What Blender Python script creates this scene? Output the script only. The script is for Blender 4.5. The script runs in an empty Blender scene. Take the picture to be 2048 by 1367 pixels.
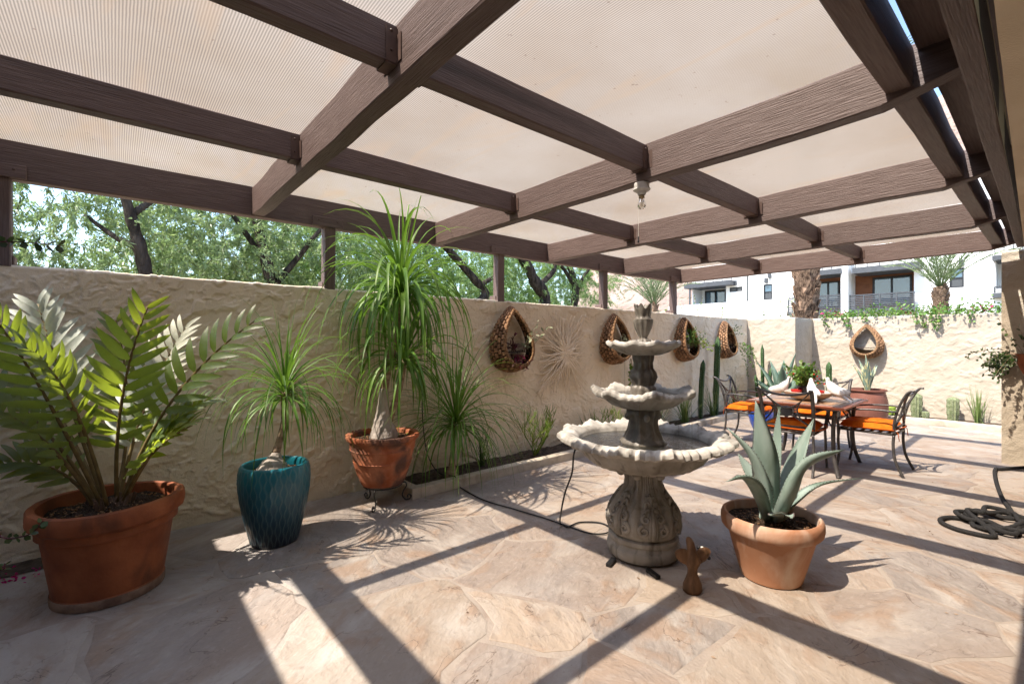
import bpy, math, random
import numpy as np
from mathutils import Vector, Matrix
rnd = random.Random(7)
R = math.radians
PI = math.pi
sc = bpy.context.scene
col = sc.collection
# ------------------------------------------------------------------ camera
CA = math.atan2(1096, 933)          # heading of the lens measured from the long wall
CH = 1.37
cd = bpy.data.cameras.new('camera'); cam = bpy.data.objects.new('camera', cd); col.objects.link(cam)
cd.sensor_width = 36; cd.lens = 36 * 933 / 2048; cd.clip_start = .05; cd.clip_end = 3000
cam.location = (0, 0, CH); cam.rotation_euler = (R(90), 0, CA - R(90)); sc.camera = cam
# ------------------------------------------------------------------ sky and sun
SUND = Vector((-.645, .15, 1)).normalized()     # towards the sun
w = bpy.data.worlds.new('World'); sc.world = w; w.use_nodes = True
nt = w.node_tree; bg = nt.nodes['Background']
sk = nt.nodes.new('ShaderNodeTexSky'); sk.sky_type = 'NISHITA'; sk.sun_disc = False
sk.sun_elevation = math.asin(SUND.z); sk.sun_rotation = math.atan2(SUND.x, SUND.y)
sk.air_density = 1.0; sk.dust_density = 1.0; sk.ozone_density = 1.3
nt.links.new(sk.outputs[0], bg.inputs[0]); bg.inputs[1].default_value = .15
sl = bpy.data.lights.new('sun', 'SUN'); sl.energy = 3.3; sl.angle = R(.53); sl.color = (1, .95, .87)
so = bpy.data.objects.new('sun', sl); col.objects.link(so)
so.rotation_euler = (-SUND).to_track_quat('-Z', 'Y').to_euler()
sc.view_settings.view_transform = 'Standard'; sc.view_settings.look = 'None'
sc.view_settings.exposure = 1.68; sc.view_settings.gamma = 1
sc.render.engine = 'CYCLES'
cy = sc.cycles
cy.use_denoising = True; cy.use_adaptive_sampling = True; cy.adaptive_threshold = .02
cy.max_bounces = 7; cy.diffuse_bounces = 4; cy.glossy_bounces = 3; cy.transmission_bounces = 6; cy.transparent_max_bounces = 12
cy.caustics_reflective = False; cy.caustics_refractive = False; cy.sample_clamp_indirect = 6

# ------------------------------------------------------------------ helpers
cc, ss = math.cos(CA), math.sin(CA)
def ray(px, py):
    l = (px - 1024) / 933; return Vector((cc + l * ss, ss - l * cc, (683.5 - py) / 933))
def at_floor(px, py, z=0.0):
    r = ray(px, py); return Vector((0, 0, CH)) + r * ((z - CH) / r.z)
def at_y(px, py, Y):
    r = ray(px, py); return Vector((0, 0, CH)) + r * (Y / r.y)
def at_x(px, py, X):
    r = ray(px, py); return Vector((0, 0, CH)) + r * (X / r.x)
def at_d(px, py, d):
    return Vector((0, 0, CH)) + ray(px, py) * d

def tag(o, label=None, cat=None, group=None, kind=None):
    if label: o['label'] = label
    if cat: o['category'] = cat
    if group: o['group'] = group
    if kind: o['kind'] = kind
    return o
def thing(name, label, cat, loc=(0, 0, 0), rz=0, group=None, scale=1):
    o = bpy.data.objects.new(name, None); col.objects.link(o)
    o.location = loc; o.rotation_euler = (0, 0, rz); o.scale = (scale,) * 3; o.empty_display_size = .1
    return tag(o, label, cat, group)
def copy_tree(o, parent=None):
    c = o.copy(); col.objects.link(c); c.parent = parent
    for ch in list(o.children):
        copy_tree(ch, c)
    return c
def link(name, me, mat=None, parent=None, loc=None, rot=None, scale=None):
    o = bpy.data.objects.new(name, me); col.objects.link(o)
    if mat is not None and not me.materials: me.materials.append(mat)
    if parent: o.parent = parent
    if loc is not None: o.location = loc
    if rot is not None: o.rotation_euler = rot
    if scale is not None: o.scale = scale
    return o
def frames(pts):
    pts = [Vector(p) for p in pts]; T = []
    for i in range(len(pts)):
        a = pts[max(0, i - 1)]; b = pts[min(len(pts) - 1, i + 1)]
        T.append((b - a).normalized() if (b - a).length > 1e-9 else Vector((0, 0, 1)))
    up = Vector((0, 0, 1)) if abs(T[0].z) < .9 else Vector((1, 0, 0))
    n = T[0].cross(up).normalized(); out = []
    for t in T:
        n = (n - t * n.dot(t))
        n = n.normalized() if n.length > 1e-6 else t.orthogonal().normalized()
        out.append((t, n, t.cross(n)))
    return pts, out
def spline(pts, n=6):
    P = [Vector(p) for p in pts]; out = []
    for i in range(len(P) - 1):
        p0 = P[i - 1] if i else P[0] * 2 - P[1]; p1 = P[i]; p2 = P[i + 1]
        p3 = P[i + 2] if i + 2 < len(P) else P[-1] * 2 - P[-2]
        for k in range(n):
            t = k / n
            out.append(.5 * ((2 * p1) + (p2 - p0) * t + (2 * p0 - 5 * p1 + 4 * p2 - p3) * t * t + (3 * p1 - p0 - 3 * p2 + p3) * t ** 3))
    out.append(P[-1]); return out
class MB:
    def __init__(s): s.v = []; s.f = []
    def add(s, v, f):
        k = len(s.v); s.v += [tuple(p) for p in v]; s.f += [tuple(i + k for i in q) for q in f]; return s
    def box(s, c, d, rz=0, m=None, jit=0):
        x, y, z = [q / 2 for q in d]
        vs = [Vector((i * x, j * y, k * z)) for i in (-1, 1) for j in (-1, 1) for k in (-1, 1)]
        mm = m if m is not None else Matrix.Rotation(rz, 3, 'Z')
        vs = [mm @ (p + Vector((rnd.uniform(-jit, jit), rnd.uniform(-jit, jit), rnd.uniform(-jit, jit)))) + Vector(c) for p in vs]
        return s.add(vs, [(0, 1, 3, 2), (4, 6, 7, 5), (0, 4, 5, 1), (2, 3, 7, 6), (0, 2, 6, 4), (1, 5, 7, 3)])
    def bbox(s, c, d, b=.006, rz=0, m=None):       # box with chamfered edges
        x, y, z = [q / 2 for q in d]; mm = m if m is not None else Matrix.Rotation(rz, 3, 'Z'); k = len(s.v)
        b = min(b, x * .9, y * .9, z * .9); idx = {}
        for i in (-1, 1):
            for j in (-1, 1):
                for l in (-1, 1):
                    for a, p in enumerate(((i * x, j * (y - b), l * (z - b)), (i * (x - b), j * y, l * (z - b)), (i * (x - b), j * (y - b), l * z))):
                        idx[(i, j, l, a)] = len(s.v); s.v.append(tuple(mm @ Vector(p) + Vector(c)))
        F = s.f
        for i in (-1, 1):
            q = [idx[(i, -1, -1, 0)], idx[(i, 1, -1, 0)], idx[(i, 1, 1, 0)], idx[(i, -1, 1, 0)]]; F.append(tuple(q if i > 0 else q[::-1]))
            q = [idx[(-1, i, -1, 1)], idx[(1, i, -1, 1)], idx[(1, i, 1, 1)], idx[(-1, i, 1, 1)]]; F.append(tuple(q[::-1] if i > 0 else q))
            q = [idx[(-1, -1, i, 2)], idx[(1, -1, i, 2)], idx[(1, 1, i, 2)], idx[(-1, 1, i, 2)]]; F.append(tuple(q if i > 0 else q[::-1]))
        for i in (-1, 1):
            for j in (-1, 1):
                F.append((idx[(i, j, -1, 0)], idx[(i, j, 1, 0)], idx[(i, j, 1, 1)], idx[(i, j, -1, 1)]))
                F.append((idx[(i, -1, j, 0)], idx[(i, 1, j, 0)], idx[(i, 1, j, 2)], idx[(i, -1, j, 2)]))
                F.append((idx[(-1, i, j, 1)], idx[(1, i, j, 1)], idx[(1, i, j, 2)], idx[(-1, i, j, 2)]))
                for l in (-1, 1): F.append((idx[(i, j, l, 0)], idx[(i, j, l, 1)], idx[(i, j, l, 2)]))
        return s
    def tube(s, pts, r, n=8, cap=True):
        pts, fr = frames(pts); k = len(s.v); m = len(pts)
        rr = r if isinstance(r, (list, tuple)) else [r] * m
        for p, (t, a, b), q in zip(pts, fr, rr):
            for i in range(n):
                th = 2 * PI * i / n; s.v.append(tuple(p + (a * math.cos(th) + b * math.sin(th)) * q))
        for i in range(m - 1):
            for j in range(n):
                s.f.append((k + i * n + j, k + i * n + (j + 1) % n, k + (i + 1) * n + (j + 1) % n, k + (i + 1) * n + j))
        if cap:
            s.f.append(tuple(k + j for j in range(n))[::-1]); s.f.append(tuple(k + (m - 1) * n + j for j in range(n)))
        return s
    def flat(s, pts, wd, th, side):              # flat bar swept along pts; side = width direction
        pts, fr = frames(pts); k = len(s.v); m = len(pts); sd = Vector(side)
        ws = wd if isinstance(wd, (list, tuple)) else [wd] * m
        for p, (t, a, b), q in zip(pts, fr, ws):
            u = (sd - t * sd.dot(t)).normalized(); v = t.cross(u)
            for i, j in ((-1, -1), (1, -1), (1, 1), (-1, 1)): s.v.append(tuple(p + u * (i * q / 2) + v * (j * th / 2)))
        for i in range(m - 1):
            for j in range(4): s.f.append((k + i * 4 + j, k + i * 4 + (j + 1) % 4, k + i * 4 + 4 + (j + 1) % 4, k + i * 4 + 4 + j))
        s.f.append((k + 3, k + 2, k + 1, k)); e = k + (m - 1) * 4; s.f.append((e, e + 1, e + 2, e + 3)); return s
    def lathe(s, prof, n=32, mod=None, c=(0, 0, 0), cap0=True, cap1=True):
        k = len(s.v); c = Vector(c)
        for i, (r, z) in enumerate(prof):
            for j in range(n):
                th = 2 * PI * j / n; dr, dz = mod(th, i, r, z) if mod else (0, 0)
                s.v.append(tuple(c + Vector(((r + dr) * math.cos(th), (r + dr) * math.sin(th), z + dz))))
        m = len(prof)
        for i in range(m - 1):
            for j in range(n): s.f.append((k + i * n + j, k + i * n + (j + 1) % n, k + (i + 1) * n + (j + 1) % n, k + (i + 1) * n + j))
        if cap0: s.f.append(tuple(k + j for j in range(n))[::-1])
        if cap1: s.f.append(tuple(k + (m - 1) * n + j for j in range(n)))
        return s
    def ball(s, c, r, n=8, m=6, mm=None):
        c = Vector(c); r = Vector(r) if not isinstance(r, (int, float)) else Vector((r, r, r)); mm = mm or Matrix.Identity(3); k = len(s.v)
        s.v.append(tuple(c + mm @ Vector((0, 0, -r.z))))
        for i in range(1, m):
            ph = -PI / 2 + PI * i / m
            for j in range(n):
                th = 2 * PI * j / n; s.v.append(tuple(c + mm @ Vector((r.x * math.cos(ph) * math.cos(th), r.y * math.cos(ph) * math.sin(th), r.z * math.sin(ph)))))
        s.v.append(tuple(c + mm @ Vector((0, 0, r.z)))); e = len(s.v) - 1
        for j in range(n):
            s.f.append((k, k + 1 + (j + 1) % n, k + 1 + j)); s.f.append((e, e - n + j, e - n + (j + 1) % n))
        for i in range(m - 2):
            for j in range(n): a = k + 1 + i * n; s.f.append((a + j, a + (j + 1) % n, a + n + (j + 1) % n, a + n + j))
        return s
    def ribbon(s, pts, ws, fold=.25, roll=0, up=(0, 0, 1)):   # leaf blade, V folded along its midrib
        pts, fr = frames(pts); k = len(s.v); m = len(pts); U = Vector(up)
        last = None
        for p, (t, a, b), q in zip(pts, fr, ws):
            sd = t.cross(U)
            if sd.length < .15: sd = last if last is not None else a
            sd = sd.normalized()
            if last is not None and sd.dot(last) < 0: sd = -sd
            last = sd
            if roll: sd = Matrix.Rotation(roll, 3, t) @ sd
            nn = sd.cross(t).normalized()
            s.v += [tuple(p - sd * q / 2 + nn * (fold * q)), tuple(p), tuple(p + sd * q / 2 + nn * (fold * q))]
        for i in range(m - 1):
            for j in (0, 1): s.f.append((k + i * 3 + j, k + i * 3 + j + 1, k + i * 3 + 4 + j, k + i * 3 + 3 + j))
        return s
    def mesh(s, name, mat=None, smooth=False):
        me = bpy.data.meshes.new(name); me.from_pydata(s.v, [], s.f); me.validate()
        if smooth: me.polygons.foreach_set('use_smooth', [True] * len(me.polygons))
        if mat: me.materials.append(mat)
        me.update(); return me
    def build(s, name, mat, parent=None, smooth=False, loc=None, rot=None):
        return link(name, s.mesh(name, mat, smooth), None, parent, loc, rot)
def smooth_by_angle(o, deg=40):
    me = o.data; me.polygons.foreach_set('use_smooth', [True] * len(me.polygons)); me.set_sharp_from_angle(angle=R(deg)); return o

def np_mesh(name, V, Fq, mat, smooth=False):     # V (n,3), Fq (m,k)
    me = bpy.data.meshes.new(name); k = Fq.shape[1]
    me.vertices.add(len(V)); me.vertices.foreach_set('co', V.astype(np.float32).ravel())
    me.loops.add(Fq.size); me.loops.foreach_set('vertex_index', Fq.astype(np.int32).ravel())
    me.polygons.add(len(Fq)); me.polygons.foreach_set('loop_start', np.arange(0, Fq.size, k, dtype=np.int32))
    me.polygons.foreach_set('loop_total', np.full(len(Fq), k, dtype=np.int32))
    if smooth: me.polygons.foreach_set('use_smooth', np.ones(len(Fq), dtype=bool))
    me.update(calc_edges=True)
    if mat: me.materials.append(mat)
    return me
RHOMB = np.array([(0, 0, 0), (.45, .5, .06), (1, 0, -.08), (.45, -.5, .06)])
OVAL = np.array([(0, 0, 0), (.25, .4, .05), (.65, .5, .05), (1, 0, -.05), (.65, -.5, .05), (.25, -.4, .05)])
def leaf_cloud(name, C, D, ln, wd, mat, parent=None, tmpl=RHOMB, seed=0, var=.35):
    g = np.random.default_rng(seed); C = np.asarray(C, float); D = np.asarray(D, float); n = len(C)
    D = D / np.maximum(np.linalg.norm(D, axis=1, keepdims=True), 1e-6)
    Q = g.normal(size=(n, 3)); S = np.cross(D, Q); S /= np.maximum(np.linalg.norm(S, axis=1, keepdims=True), 1e-6); N = np.cross(S, D)
    L = ln * (1 + var * g.uniform(-1, 1, n))[:, None]; W = wd * (1 + var * g.uniform(-1, 1, n))[:, None]
    k = len(tmpl)
    V = np.stack([C + D * L * t[0] + S * W * t[1] + N * L * t[2] for t in tmpl], 1).reshape(-1, 3)
    return link(name, np_mesh(name, V, np.arange(n * k).reshape(n, k), mat), None, parent)

def _hash(ix, iy, seed):
    h = (ix * 374761393 + iy * 668265263 + seed * 144269504) & 0xffffffff
    h = ((h ^ (h >> 13)) * 1274126177) & 0xffffffff
    return ((h ^ (h >> 16)) & 0xffff) / 65535.0
def vnoise(x, y, seed=0):
    ix = np.floor(x).astype(np.int64); iy = np.floor(y).astype(np.int64); fx = x - ix; fy = y - iy
    fx = fx * fx * (3 - 2 * fx); fy = fy * fy * (3 - 2 * fy)
    a = _hash(ix, iy, seed); b = _hash(ix + 1, iy, seed); c = _hash(ix, iy + 1, seed); d = _hash(ix + 1, iy + 1, seed)
    return (a * (1 - fx) + b * fx) * (1 - fy) + (c * (1 - fx) + d * fx) * fy
def fbm(x, y, seed=0, o=4):
    t = 0; a = .5; m = 0
    for i in range(o): t = t + a * vnoise(x * 2 ** i, y * 2 ** i, seed + i * 17); m += a; a *= .5
    return t / m
def sst(a, b, x):
    t = np.clip((x - a) / (b - a), 0, 1); return t * t * (3 - 2 * t)

# ------------------------------------------------------------------ materials
def nodes_of(m):
    m.use_nodes = True; return m.node_tree.nodes, m.node_tree.links
def M(name, c1, c2=None, scale=6, rough=.7, bump=0, bscale=40, stretch=(1, 1, 1), spec=.35, trans=0, tcol=None, vary=0, hue=0, island=False,
      detail=6, c3=None, s3=2, m3=(.55, .7), metal=0, coat=0, dist=0, ramp=(.35, .65), bdist=.01, wav=None, emit=None, st3=None):
    m = bpy.data.materials.new(name); N, L = nodes_of(m); p = N['Principled BSDF']; out = N['Material Output']
    p.inputs['Roughness'].default_value = rough; p.inputs['Specular IOR Level'].default_value = spec; p.inputs['Metallic'].default_value = metal
    if coat: p.inputs['Coat Weight'].default_value = coat; p.inputs['Coat Roughness'].default_value = .12
    tc = N.new('ShaderNodeTexCoord'); mp = N.new('ShaderNodeMapping'); mp.inputs['Scale'].default_value = stretch
    L.new(tc.outputs['Object'], mp.inputs[0]); src = mp.outputs[0]
    oi = N.new('ShaderNodeObjectInfo')
    if vary or hue:                                   # a shift of the pattern for each object
        ad = N.new('ShaderNodeVectorMath'); ad.operation = 'ADD'; ml = N.new('ShaderNodeVectorMath'); ml.operation = 'SCALE'
        ml.inputs[0].default_value = (37, 11, 23); L.new(oi.outputs['Random'], ml.inputs[3]); L.new(mp.outputs[0], ad.inputs[0]); L.new(ml.outputs[0], ad.inputs[1]); src = ad.outputs[0]
    cur = None
    if c2:
        nz = N.new('ShaderNodeTexNoise'); nz.inputs['Scale'].default_value = scale; nz.inputs['Detail'].default_value = detail; nz.inputs['Distortion'].default_value = dist
        L.new(src, nz.inputs['Vector']); rp = N.new('ShaderNodeValToRGB'); L.new(nz.outputs[0], rp.inputs[0])
        rp.color_ramp.elements[0].position = ramp[0]; rp.color_ramp.elements[1].position = ramp[1]
        rp.color_ramp.elements[0].color = (*c1, 1); rp.color_ramp.elements[1].color = (*c2, 1); cur = rp.outputs[0]
    else:
        rg = N.new('ShaderNodeRGB'); rg.outputs[0].default_value = (*c1, 1); cur = rg.outputs[0]
    if c3:
        n3 = N.new('ShaderNodeTexNoise'); n3.inputs['Scale'].default_value = s3; n3.inputs['Detail'].default_value = 8; n3.inputs['Distortion'].default_value = .5
        if st3:
            mp3 = N.new('ShaderNodeMapping'); mp3.inputs['Scale'].default_value = st3; mp3.inputs['Location'].default_value = (3, 5, 7); L.new(tc.outputs['Object'], mp3.inputs[0]); L.new(mp3.outputs[0], n3.inputs['Vector'])
        else: L.new(src, n3.inputs['Vector'])
        r3 = N.new('ShaderNodeMapRange'); r3.inputs[1].default_value = m3[0]; r3.inputs[2].default_value = m3[1]; L.new(n3.outputs[0], r3.inputs[0])
        mx = N.new('ShaderNodeMix'); mx.data_type = 'RGBA'; L.new(r3.outputs[0], mx.inputs[0]); L.new(cur, mx.inputs[6]); mx.inputs[7].default_value = (*c3, 1); cur = mx.outputs[2]
    if vary or hue:
        hs = N.new('ShaderNodeHueSaturation'); rsrc = oi.outputs['Random']
        if island: rsrc = N.new('ShaderNodeNewGeometry').outputs['Random Per Island']
        a = N.new('ShaderNodeMapRange'); a.inputs[3].default_value = 1 - vary; a.inputs[4].default_value = 1 + vary; L.new(rsrc, a.inputs[0]); L.new(a.outputs[0], hs.inputs['Value'])
        if hue:
            fr = N.new('ShaderNodeMath'); fr.operation = 'MULTIPLY'; fr.inputs[1].default_value = 7.31; f2 = N.new('ShaderNodeMath'); f2.operation = 'FRACT'
            L.new(rsrc, fr.inputs[0]); L.new(fr.outputs[0], f2.inputs[0])
            b = N.new('ShaderNodeMapRange'); b.inputs[3].default_value = .5 - hue; b.inputs[4].default_value = .5 + hue; L.new(f2.outputs[0], b.inputs[0]); L.new(b.outputs[0], hs.inputs['Hue'])
        L.new(cur, hs.inputs['Color']); cur = hs.outputs[0]
    L.new(cur, p.inputs['Base Color'])
    if bump:
        nb = N.new('ShaderNodeTexNoise'); nb.inputs['Scale'].default_value = bscale; nb.inputs['Detail'].default_value = 8; L.new(src, nb.inputs['Vector'])
        bp = N.new('ShaderNodeBump'); bp.inputs['Strength'].default_value = bump; bp.inputs['Distance'].default_value = bdist; L.new(nb.outputs[0], bp.inputs['Height']); L.new(bp.outputs[0], p.inputs['Normal'])
    if trans:
        tr = N.new('ShaderNodeBsdfTranslucent'); mi = N.new('ShaderNodeMixShader'); mi.inputs[0].default_value = trans
        if tcol:
            mc = N.new('ShaderNodeMix'); mc.data_type = 'RGBA'; mc.inputs[0].default_value = .75; L.new(cur, mc.inputs[6]); mc.inputs[7].default_value = (*tcol, 1); L.new(mc.outputs[2], tr.inputs[0])
        else: L.new(cur, tr.inputs[0])
        L.new(p.outputs[0], mi.inputs[1]); L.new(tr.outputs[0], mi.inputs[2]); L.new(mi.outputs[0], out.inputs[0])
    if emit: p.inputs['Emission Color'].default_value = (*emit[0], 1); p.inputs['Emission Strength'].default_value = emit[1]
    return m
MT = {}
MT['stucco'] = M('stucco', (.74, .62, .46), (.80, .685, .525), 3, .92, .55, 110, spec=.12, bdist=.006, c3=(.65, .535, .39), s3=.9, m3=(.52, .8))
MT['stucco_in_sun'] = M('stucco_darkened_for_sun', (.42, .355, .275), (.48, .415, .33), 3, .92, .8, 70, spec=.12, bdist=.01, c3=(.43, .365, .285), s3=1.2, m3=(.52, .8))  # same wall stucco, its colour darkened to offset the direct sun on these walls
MT['wood'] = M('brown_painted_wood', (.066, .042, .035), (.105, .068, .057), 9, .62, .55, 60, stretch=(1, 1, 1), spec=.3, bdist=.004)
def wood_mat(name, axis):
    st = [1.0, 1.0, 1.0]; st[axis] = .05
    return M(name, (.102, .068, .061), (.146, .104, .096), 130, .55, .75, 170, stretch=tuple(st), spec=.35, bdist=.006, vary=.12, detail=8, c3=(.06, .042, .038), s3=5, m3=(.6, .75))
MT['wood_x'] = wood_mat('brown_wood_lengthwise', 0); MT['wood_y'] = wood_mat('brown_wood_crosswise', 1); MT['wood_z'] = wood_mat('brown_wood_upright', 2)
MT['hanger'] = M('painted_steel_hanger', (.075, .045, .038), (.10, .062, .05), 20, .5, spec=.4)
MT['mortar'] = M('patio_mortar', (.38, .325, .275), (.31, .26, .22), 5, .9, .5, 60, spec=.15, c3=(.28, .22, .18), s3=3)
MT['soil'] = M('dark_potting_soil', (.028, .018, .012), (.075, .05, .035), 60, .95, 1, 120, spec=.1, bdist=.02, c3=(.3, .27, .22), s3=130, m3=(.66, .7))
MT['bed_soil'] = M('dry_bed_soil', (.07, .05, .038), (.14, .105, .08), 18, .95, 1, 60, spec=.1, bdist=.02)
MT['curb'] = M('concrete_curb', (.48, .41, .32), (.6, .53, .43), 7, .85, .6, 60, spec=.15, c3=(.35, .29, .22), s3=4)
MT['terra_dark'] = M('weathered_dark_terracotta', (.20, .055, .02), (.36, .115, .045), 5, .62, .5, 50, spec=.3, bdist=.004, c3=(.10, .04, .022), s3=3.2, m3=(.52, .72), st3=(2, 2, .8))
MT['terra_light'] = M('pale_terracotta', (.40, .19, .105), (.50, .265, .16), 3, .8, .3, 70, spec=.2, bdist=.003, c3=(.60, .44, .34), s3=3.5, m3=(.5, .68), st3=(1.5, 1.5, .7))
MT['terra_rust'] = M('stained_rusty_terracotta', (.33, .095, .04), (.50, .20, .11), 9, .8, .6, 45, spec=.2, bdist=.005, c3=(.12, .065, .05), s3=4.5, m3=(.48, .62))
MT['terra_red'] = M('dark_red_ribbed_terracotta', (.16, .06, .04), (.22, .085, .06), 4, .55, .3, 40, spec=.4)
MT['lime'] = M('lime_stained_clay', (.3, .2, .14), (.16, .1, .07), 14, .9, .4, 60)
MT['bark_grey'] = M('grey_caudex_bark', (.28, .24, .21), (.46, .41, .37), 16, .9, .8, 50, stretch=(1, 1, .5), spec=.15, bdist=.01)
MT['bark_tan'] = M('tan_stem_bark', (.22, .15, .10), (.4, .3, .22), 20, .9, .8, 60, stretch=(.3, .3, 2), spec=.15, bdist=.008)
MT['bark_dark'] = M('dark_fissured_bark', (.018, .014, .012), (.075, .06, .05), 14, .95, 1, 24, stretch=(1, 1, .25), spec=.1, bdist=.06)
MT['strap'] = M('strap_leaf', (.08, .17, .025), (.15, .27, .05), 8, .42, spec=.45, trans=.35, tcol=(.22, .42, .04), vary=.25, hue=.012)
MT['strap_dark'] = M('deep_strap_leaf', (.035, .085, .022), (.08, .15, .04), 8, .42, spec=.45, trans=.3, tcol=(.14, .28, .05), vary=.3, hue=.015)
MT['frond'] = M('cycad_leaflet', (.05, .085, .026), (.085, .125, .042), 10, .40, .15, 90, spec=1.0, trans=.48, tcol=(.55, .66, .04), vary=.25, hue=.015)
MT['frond_glare'] = M('sun_glare_leaflet', (.55, .56, .44), (.66, .66, .54), 10, .55, .15, 90, spec=.5, trans=.25, tcol=(.5, .55, .2), vary=.12)  # cycad leaflet with white sun glare put into its colour, for two fronds
MT['rachis'] = M('cycad_stem', (.13, .085, .03), (.2, .14, .05), 20, .6, spec=.3)
MT['agave'] = M('blue_green_agave', (.17, .235, .195), (.31, .385, .345), 6, .5, .25, 25, stretch=(1, 1, .35), spec=.35, bdist=.003, vary=.12, c3=(.10, .155, .10), s3=2.5, trans=.06)
MT['spine'] = M('agave_spine', (.06, .035, .03), rough=.5)
MT['agave_far'] = M('green_grey_agave', (.07, .12, .085), (.15, .21, .16), 5, .5, spec=.35, vary=.15)
MT['varieg'] = M('striped_agave', (.16, .22, .17), (.5, .46, .24), 40, .5, spec=.35, stretch=(1, 1, .03), ramp=(.5, .56))
MT['cactus'] = M('green_cactus', (.02, .05, .014), (.05, .095, .03), 9, .6, .4, 60, spec=.25)
MT['cactus_pale'] = M('pale_spined_cactus', (.12, .15, .07), (.24, .26, .15), 30, .7, .6, 90, spec=.2)
MT['grass'] = M('ornamental_grass', (.10, .16, .04), (.2, .27, .09), 6, .5, spec=.35, trans=.3, vary=.3, island=True, hue=.02)
MT['lime_leaf'] = M('bright_succulent_leaf', (.16, .26, .03), (.30, .40, .07), 6, .45, spec=.4, trans=.3, vary=.25, island=True, hue=.02)
MT['jade'] = M('dark_jade_leaf', (.035, .065, .018), (.075, .12, .03), 9, .4, spec=.5, trans=.2, vary=.35, island=True, hue=.02)
MT['pale_leaf'] = M('pale_grey_green_leaf', (.3, .36, .2), (.5, .52, .35), 9, .5, spec=.35, trans=.3, vary=.2, island=True)
MT['bush'] = M('bright_bush_leaf', (.08, .17, .03), (.17, .29, .055), 9, .45, spec=.4, trans=.35, vary=.35, island=True, hue=.025)
MT['willow'] = M('narrow_grey_green_leaf', (.21, .28, .12), (.32, .39, .20), 2, .38, spec=.7, trans=.5, tcol=(.32, .46, .15), vary=.45, island=True, hue=.02)
MT['willow2'] = M('fresh_green_leaf', (.18, .28, .10), (.28, .38, .17), 2, .4, spec=.6, trans=.5, tcol=(.34, .52, .12), vary=.45, island=True, hue=.02)
MT['magenta'] = M('magenta_bract', (.55, .02, .16), (.7, .05, .26), 9, .6, trans=.3, vary=.2, island=True)
MT['redflower'] = M('red_flower', (.7, .05, .015), rough=.5, trans=.2)
MT['maroon'] = M('maroon_leaf', (.05, .012, .016), (.2, .05, .06), 9, .5, trans=.2)
MT['iron'] = M('black_wrought_iron', (.018, .018, .02), (.04, .035, .033), 30, .5, .2, 80, spec=.5)
MT['chair_metal'] = M('charcoal_chair_metal', (.055, .05, .05), (.10, .092, .09), 20, .38, .2, 120, spec=.5, metal=.25)
MT['cushion'] = M('orange_cushion_fabric', (.62, .125, .008), (.74, .18, .015), 14, .9, .5, 220, spec=.1, bdist=.003)
MT['piping'] = M('orange_piping', (.5, .09, .006), rough=.9)
MT['tile_tan'] = M('tan_table_tile', (.34, .19, .105), (.45, .28, .17), 7, .35, spec=.5, vary=.12, stretch=(1, .2, 1))
MT['tile_grey'] = M('grey_border_tile', (.18, .13, .11), (.27, .2, .165), 12, .4, spec=.5, vary=.12)
MT['table_edge'] = M('orange_red_table_edge', (.5, .13, .05), (.58, .18, .08), 9, .4, spec=.4)
MT['rubber'] = M('black_rubber_cord', (.012, .012, .013), rough=.5, spec=.4)
MT['hose'] = M('black_woven_hose', (.018, .018, .019), (.045, .043, .042), 160, .85, .8, 300, spec=.2)
MT['chrome'] = M('steel_fitting', (.5, .5, .5), rough=.3, metal=1)
MT['white_ceramic'] = M('white_ceramic_dove', (.72, .71, .70), (.80, .79, .78), 12, .45, .2, 60, spec=.4)
MT['bowl'] = M('cream_bowl', (.52, .44, .36), (.6, .52, .44), 7, .45, spec=.4)
MT['red_tin'] = M('red_pot_glaze', (.6, .035, .03), rough=.35, spec=.5)
MT['blue_glaze'] = M('cobalt_glaze', (.015, .07, .42), rough=.15, spec=.5, coat=.5)
MT['dark_pot'] = M('charcoal_pot', (.03, .03, .033), rough=.4)
MT['bird_wood'] = M('carved_brown_wood', (.085, .042, .02), (.19, .10, .05), 30, .6, .7, 60, stretch=(1, 1, .2), spec=.3, bdist=.006, c3=(.05, .03, .022), s3=7, m3=(.55, .7))
MT['ivory'] = M('ivory_inlay', (.7, .68, .6), rough=.5)
MT['block'] = M('brown_wood_block', (.15, .08, .042), (.36, .20, .105), 22, .65, .7, 60, spec=.25, bdist=.004, vary=.38, stretch=(.4, 2, 1))
MT['block_rim'] = M('tan_wood_block', (.18, .095, .045), (.34, .2, .1), 22, .7, .6, 60, spec=.2, vary=.25)
MT['lining'] = M('dark_basket_lining', (.03, .018, .01), (.06, .04, .025), 20, .95)
MT['vine_art'] = M('bleached_vine', (.70, .58, .44), (.80, .68, .53), 12, .85, .3, 60, spec=.15)
MT['fixture'] = M('grey_white_fixture', (.52, .50, .49), (.6, .58, .56), 10, .5, spec=.4)
MT['brass'] = M('aged_brass', (.3, .22, .12), rough=.4, metal=.9)
MT['white_wall'] = M('white_render', (.78, .78, .77), (.83, .83, .82), 1.2, .9, .1, 20, spec=.15)
MT['dark_metal'] = M('charcoal_balcony_metal', (.055, .06, .068), (.07, .075, .085), 5, .5, spec=.4)
MT['brown_panel'] = M('brown_cladding', (.19, .075, .038), (.24, .10, .05), 2, .7, spec=.25)
MT['frame'] = M('black_window_frame', (.02, .022, .025), rough=.5)
MT['pane'] = M('blue_reflecting_pane', (.035, .07, .10), (.06, .12, .17), .35, .03, spec=1.0)
MT['pane_grey'] = M('grey_screen_pane', (.06, .063, .066), rough=.4, spec=.5)
MT['palm_bark'] = M('palm_boot', (.055, .033, .022), (.33, .22, .15), 9, .85, .7, 40, stretch=(1, 1, .3), vary=.35, spec=.15)
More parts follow.
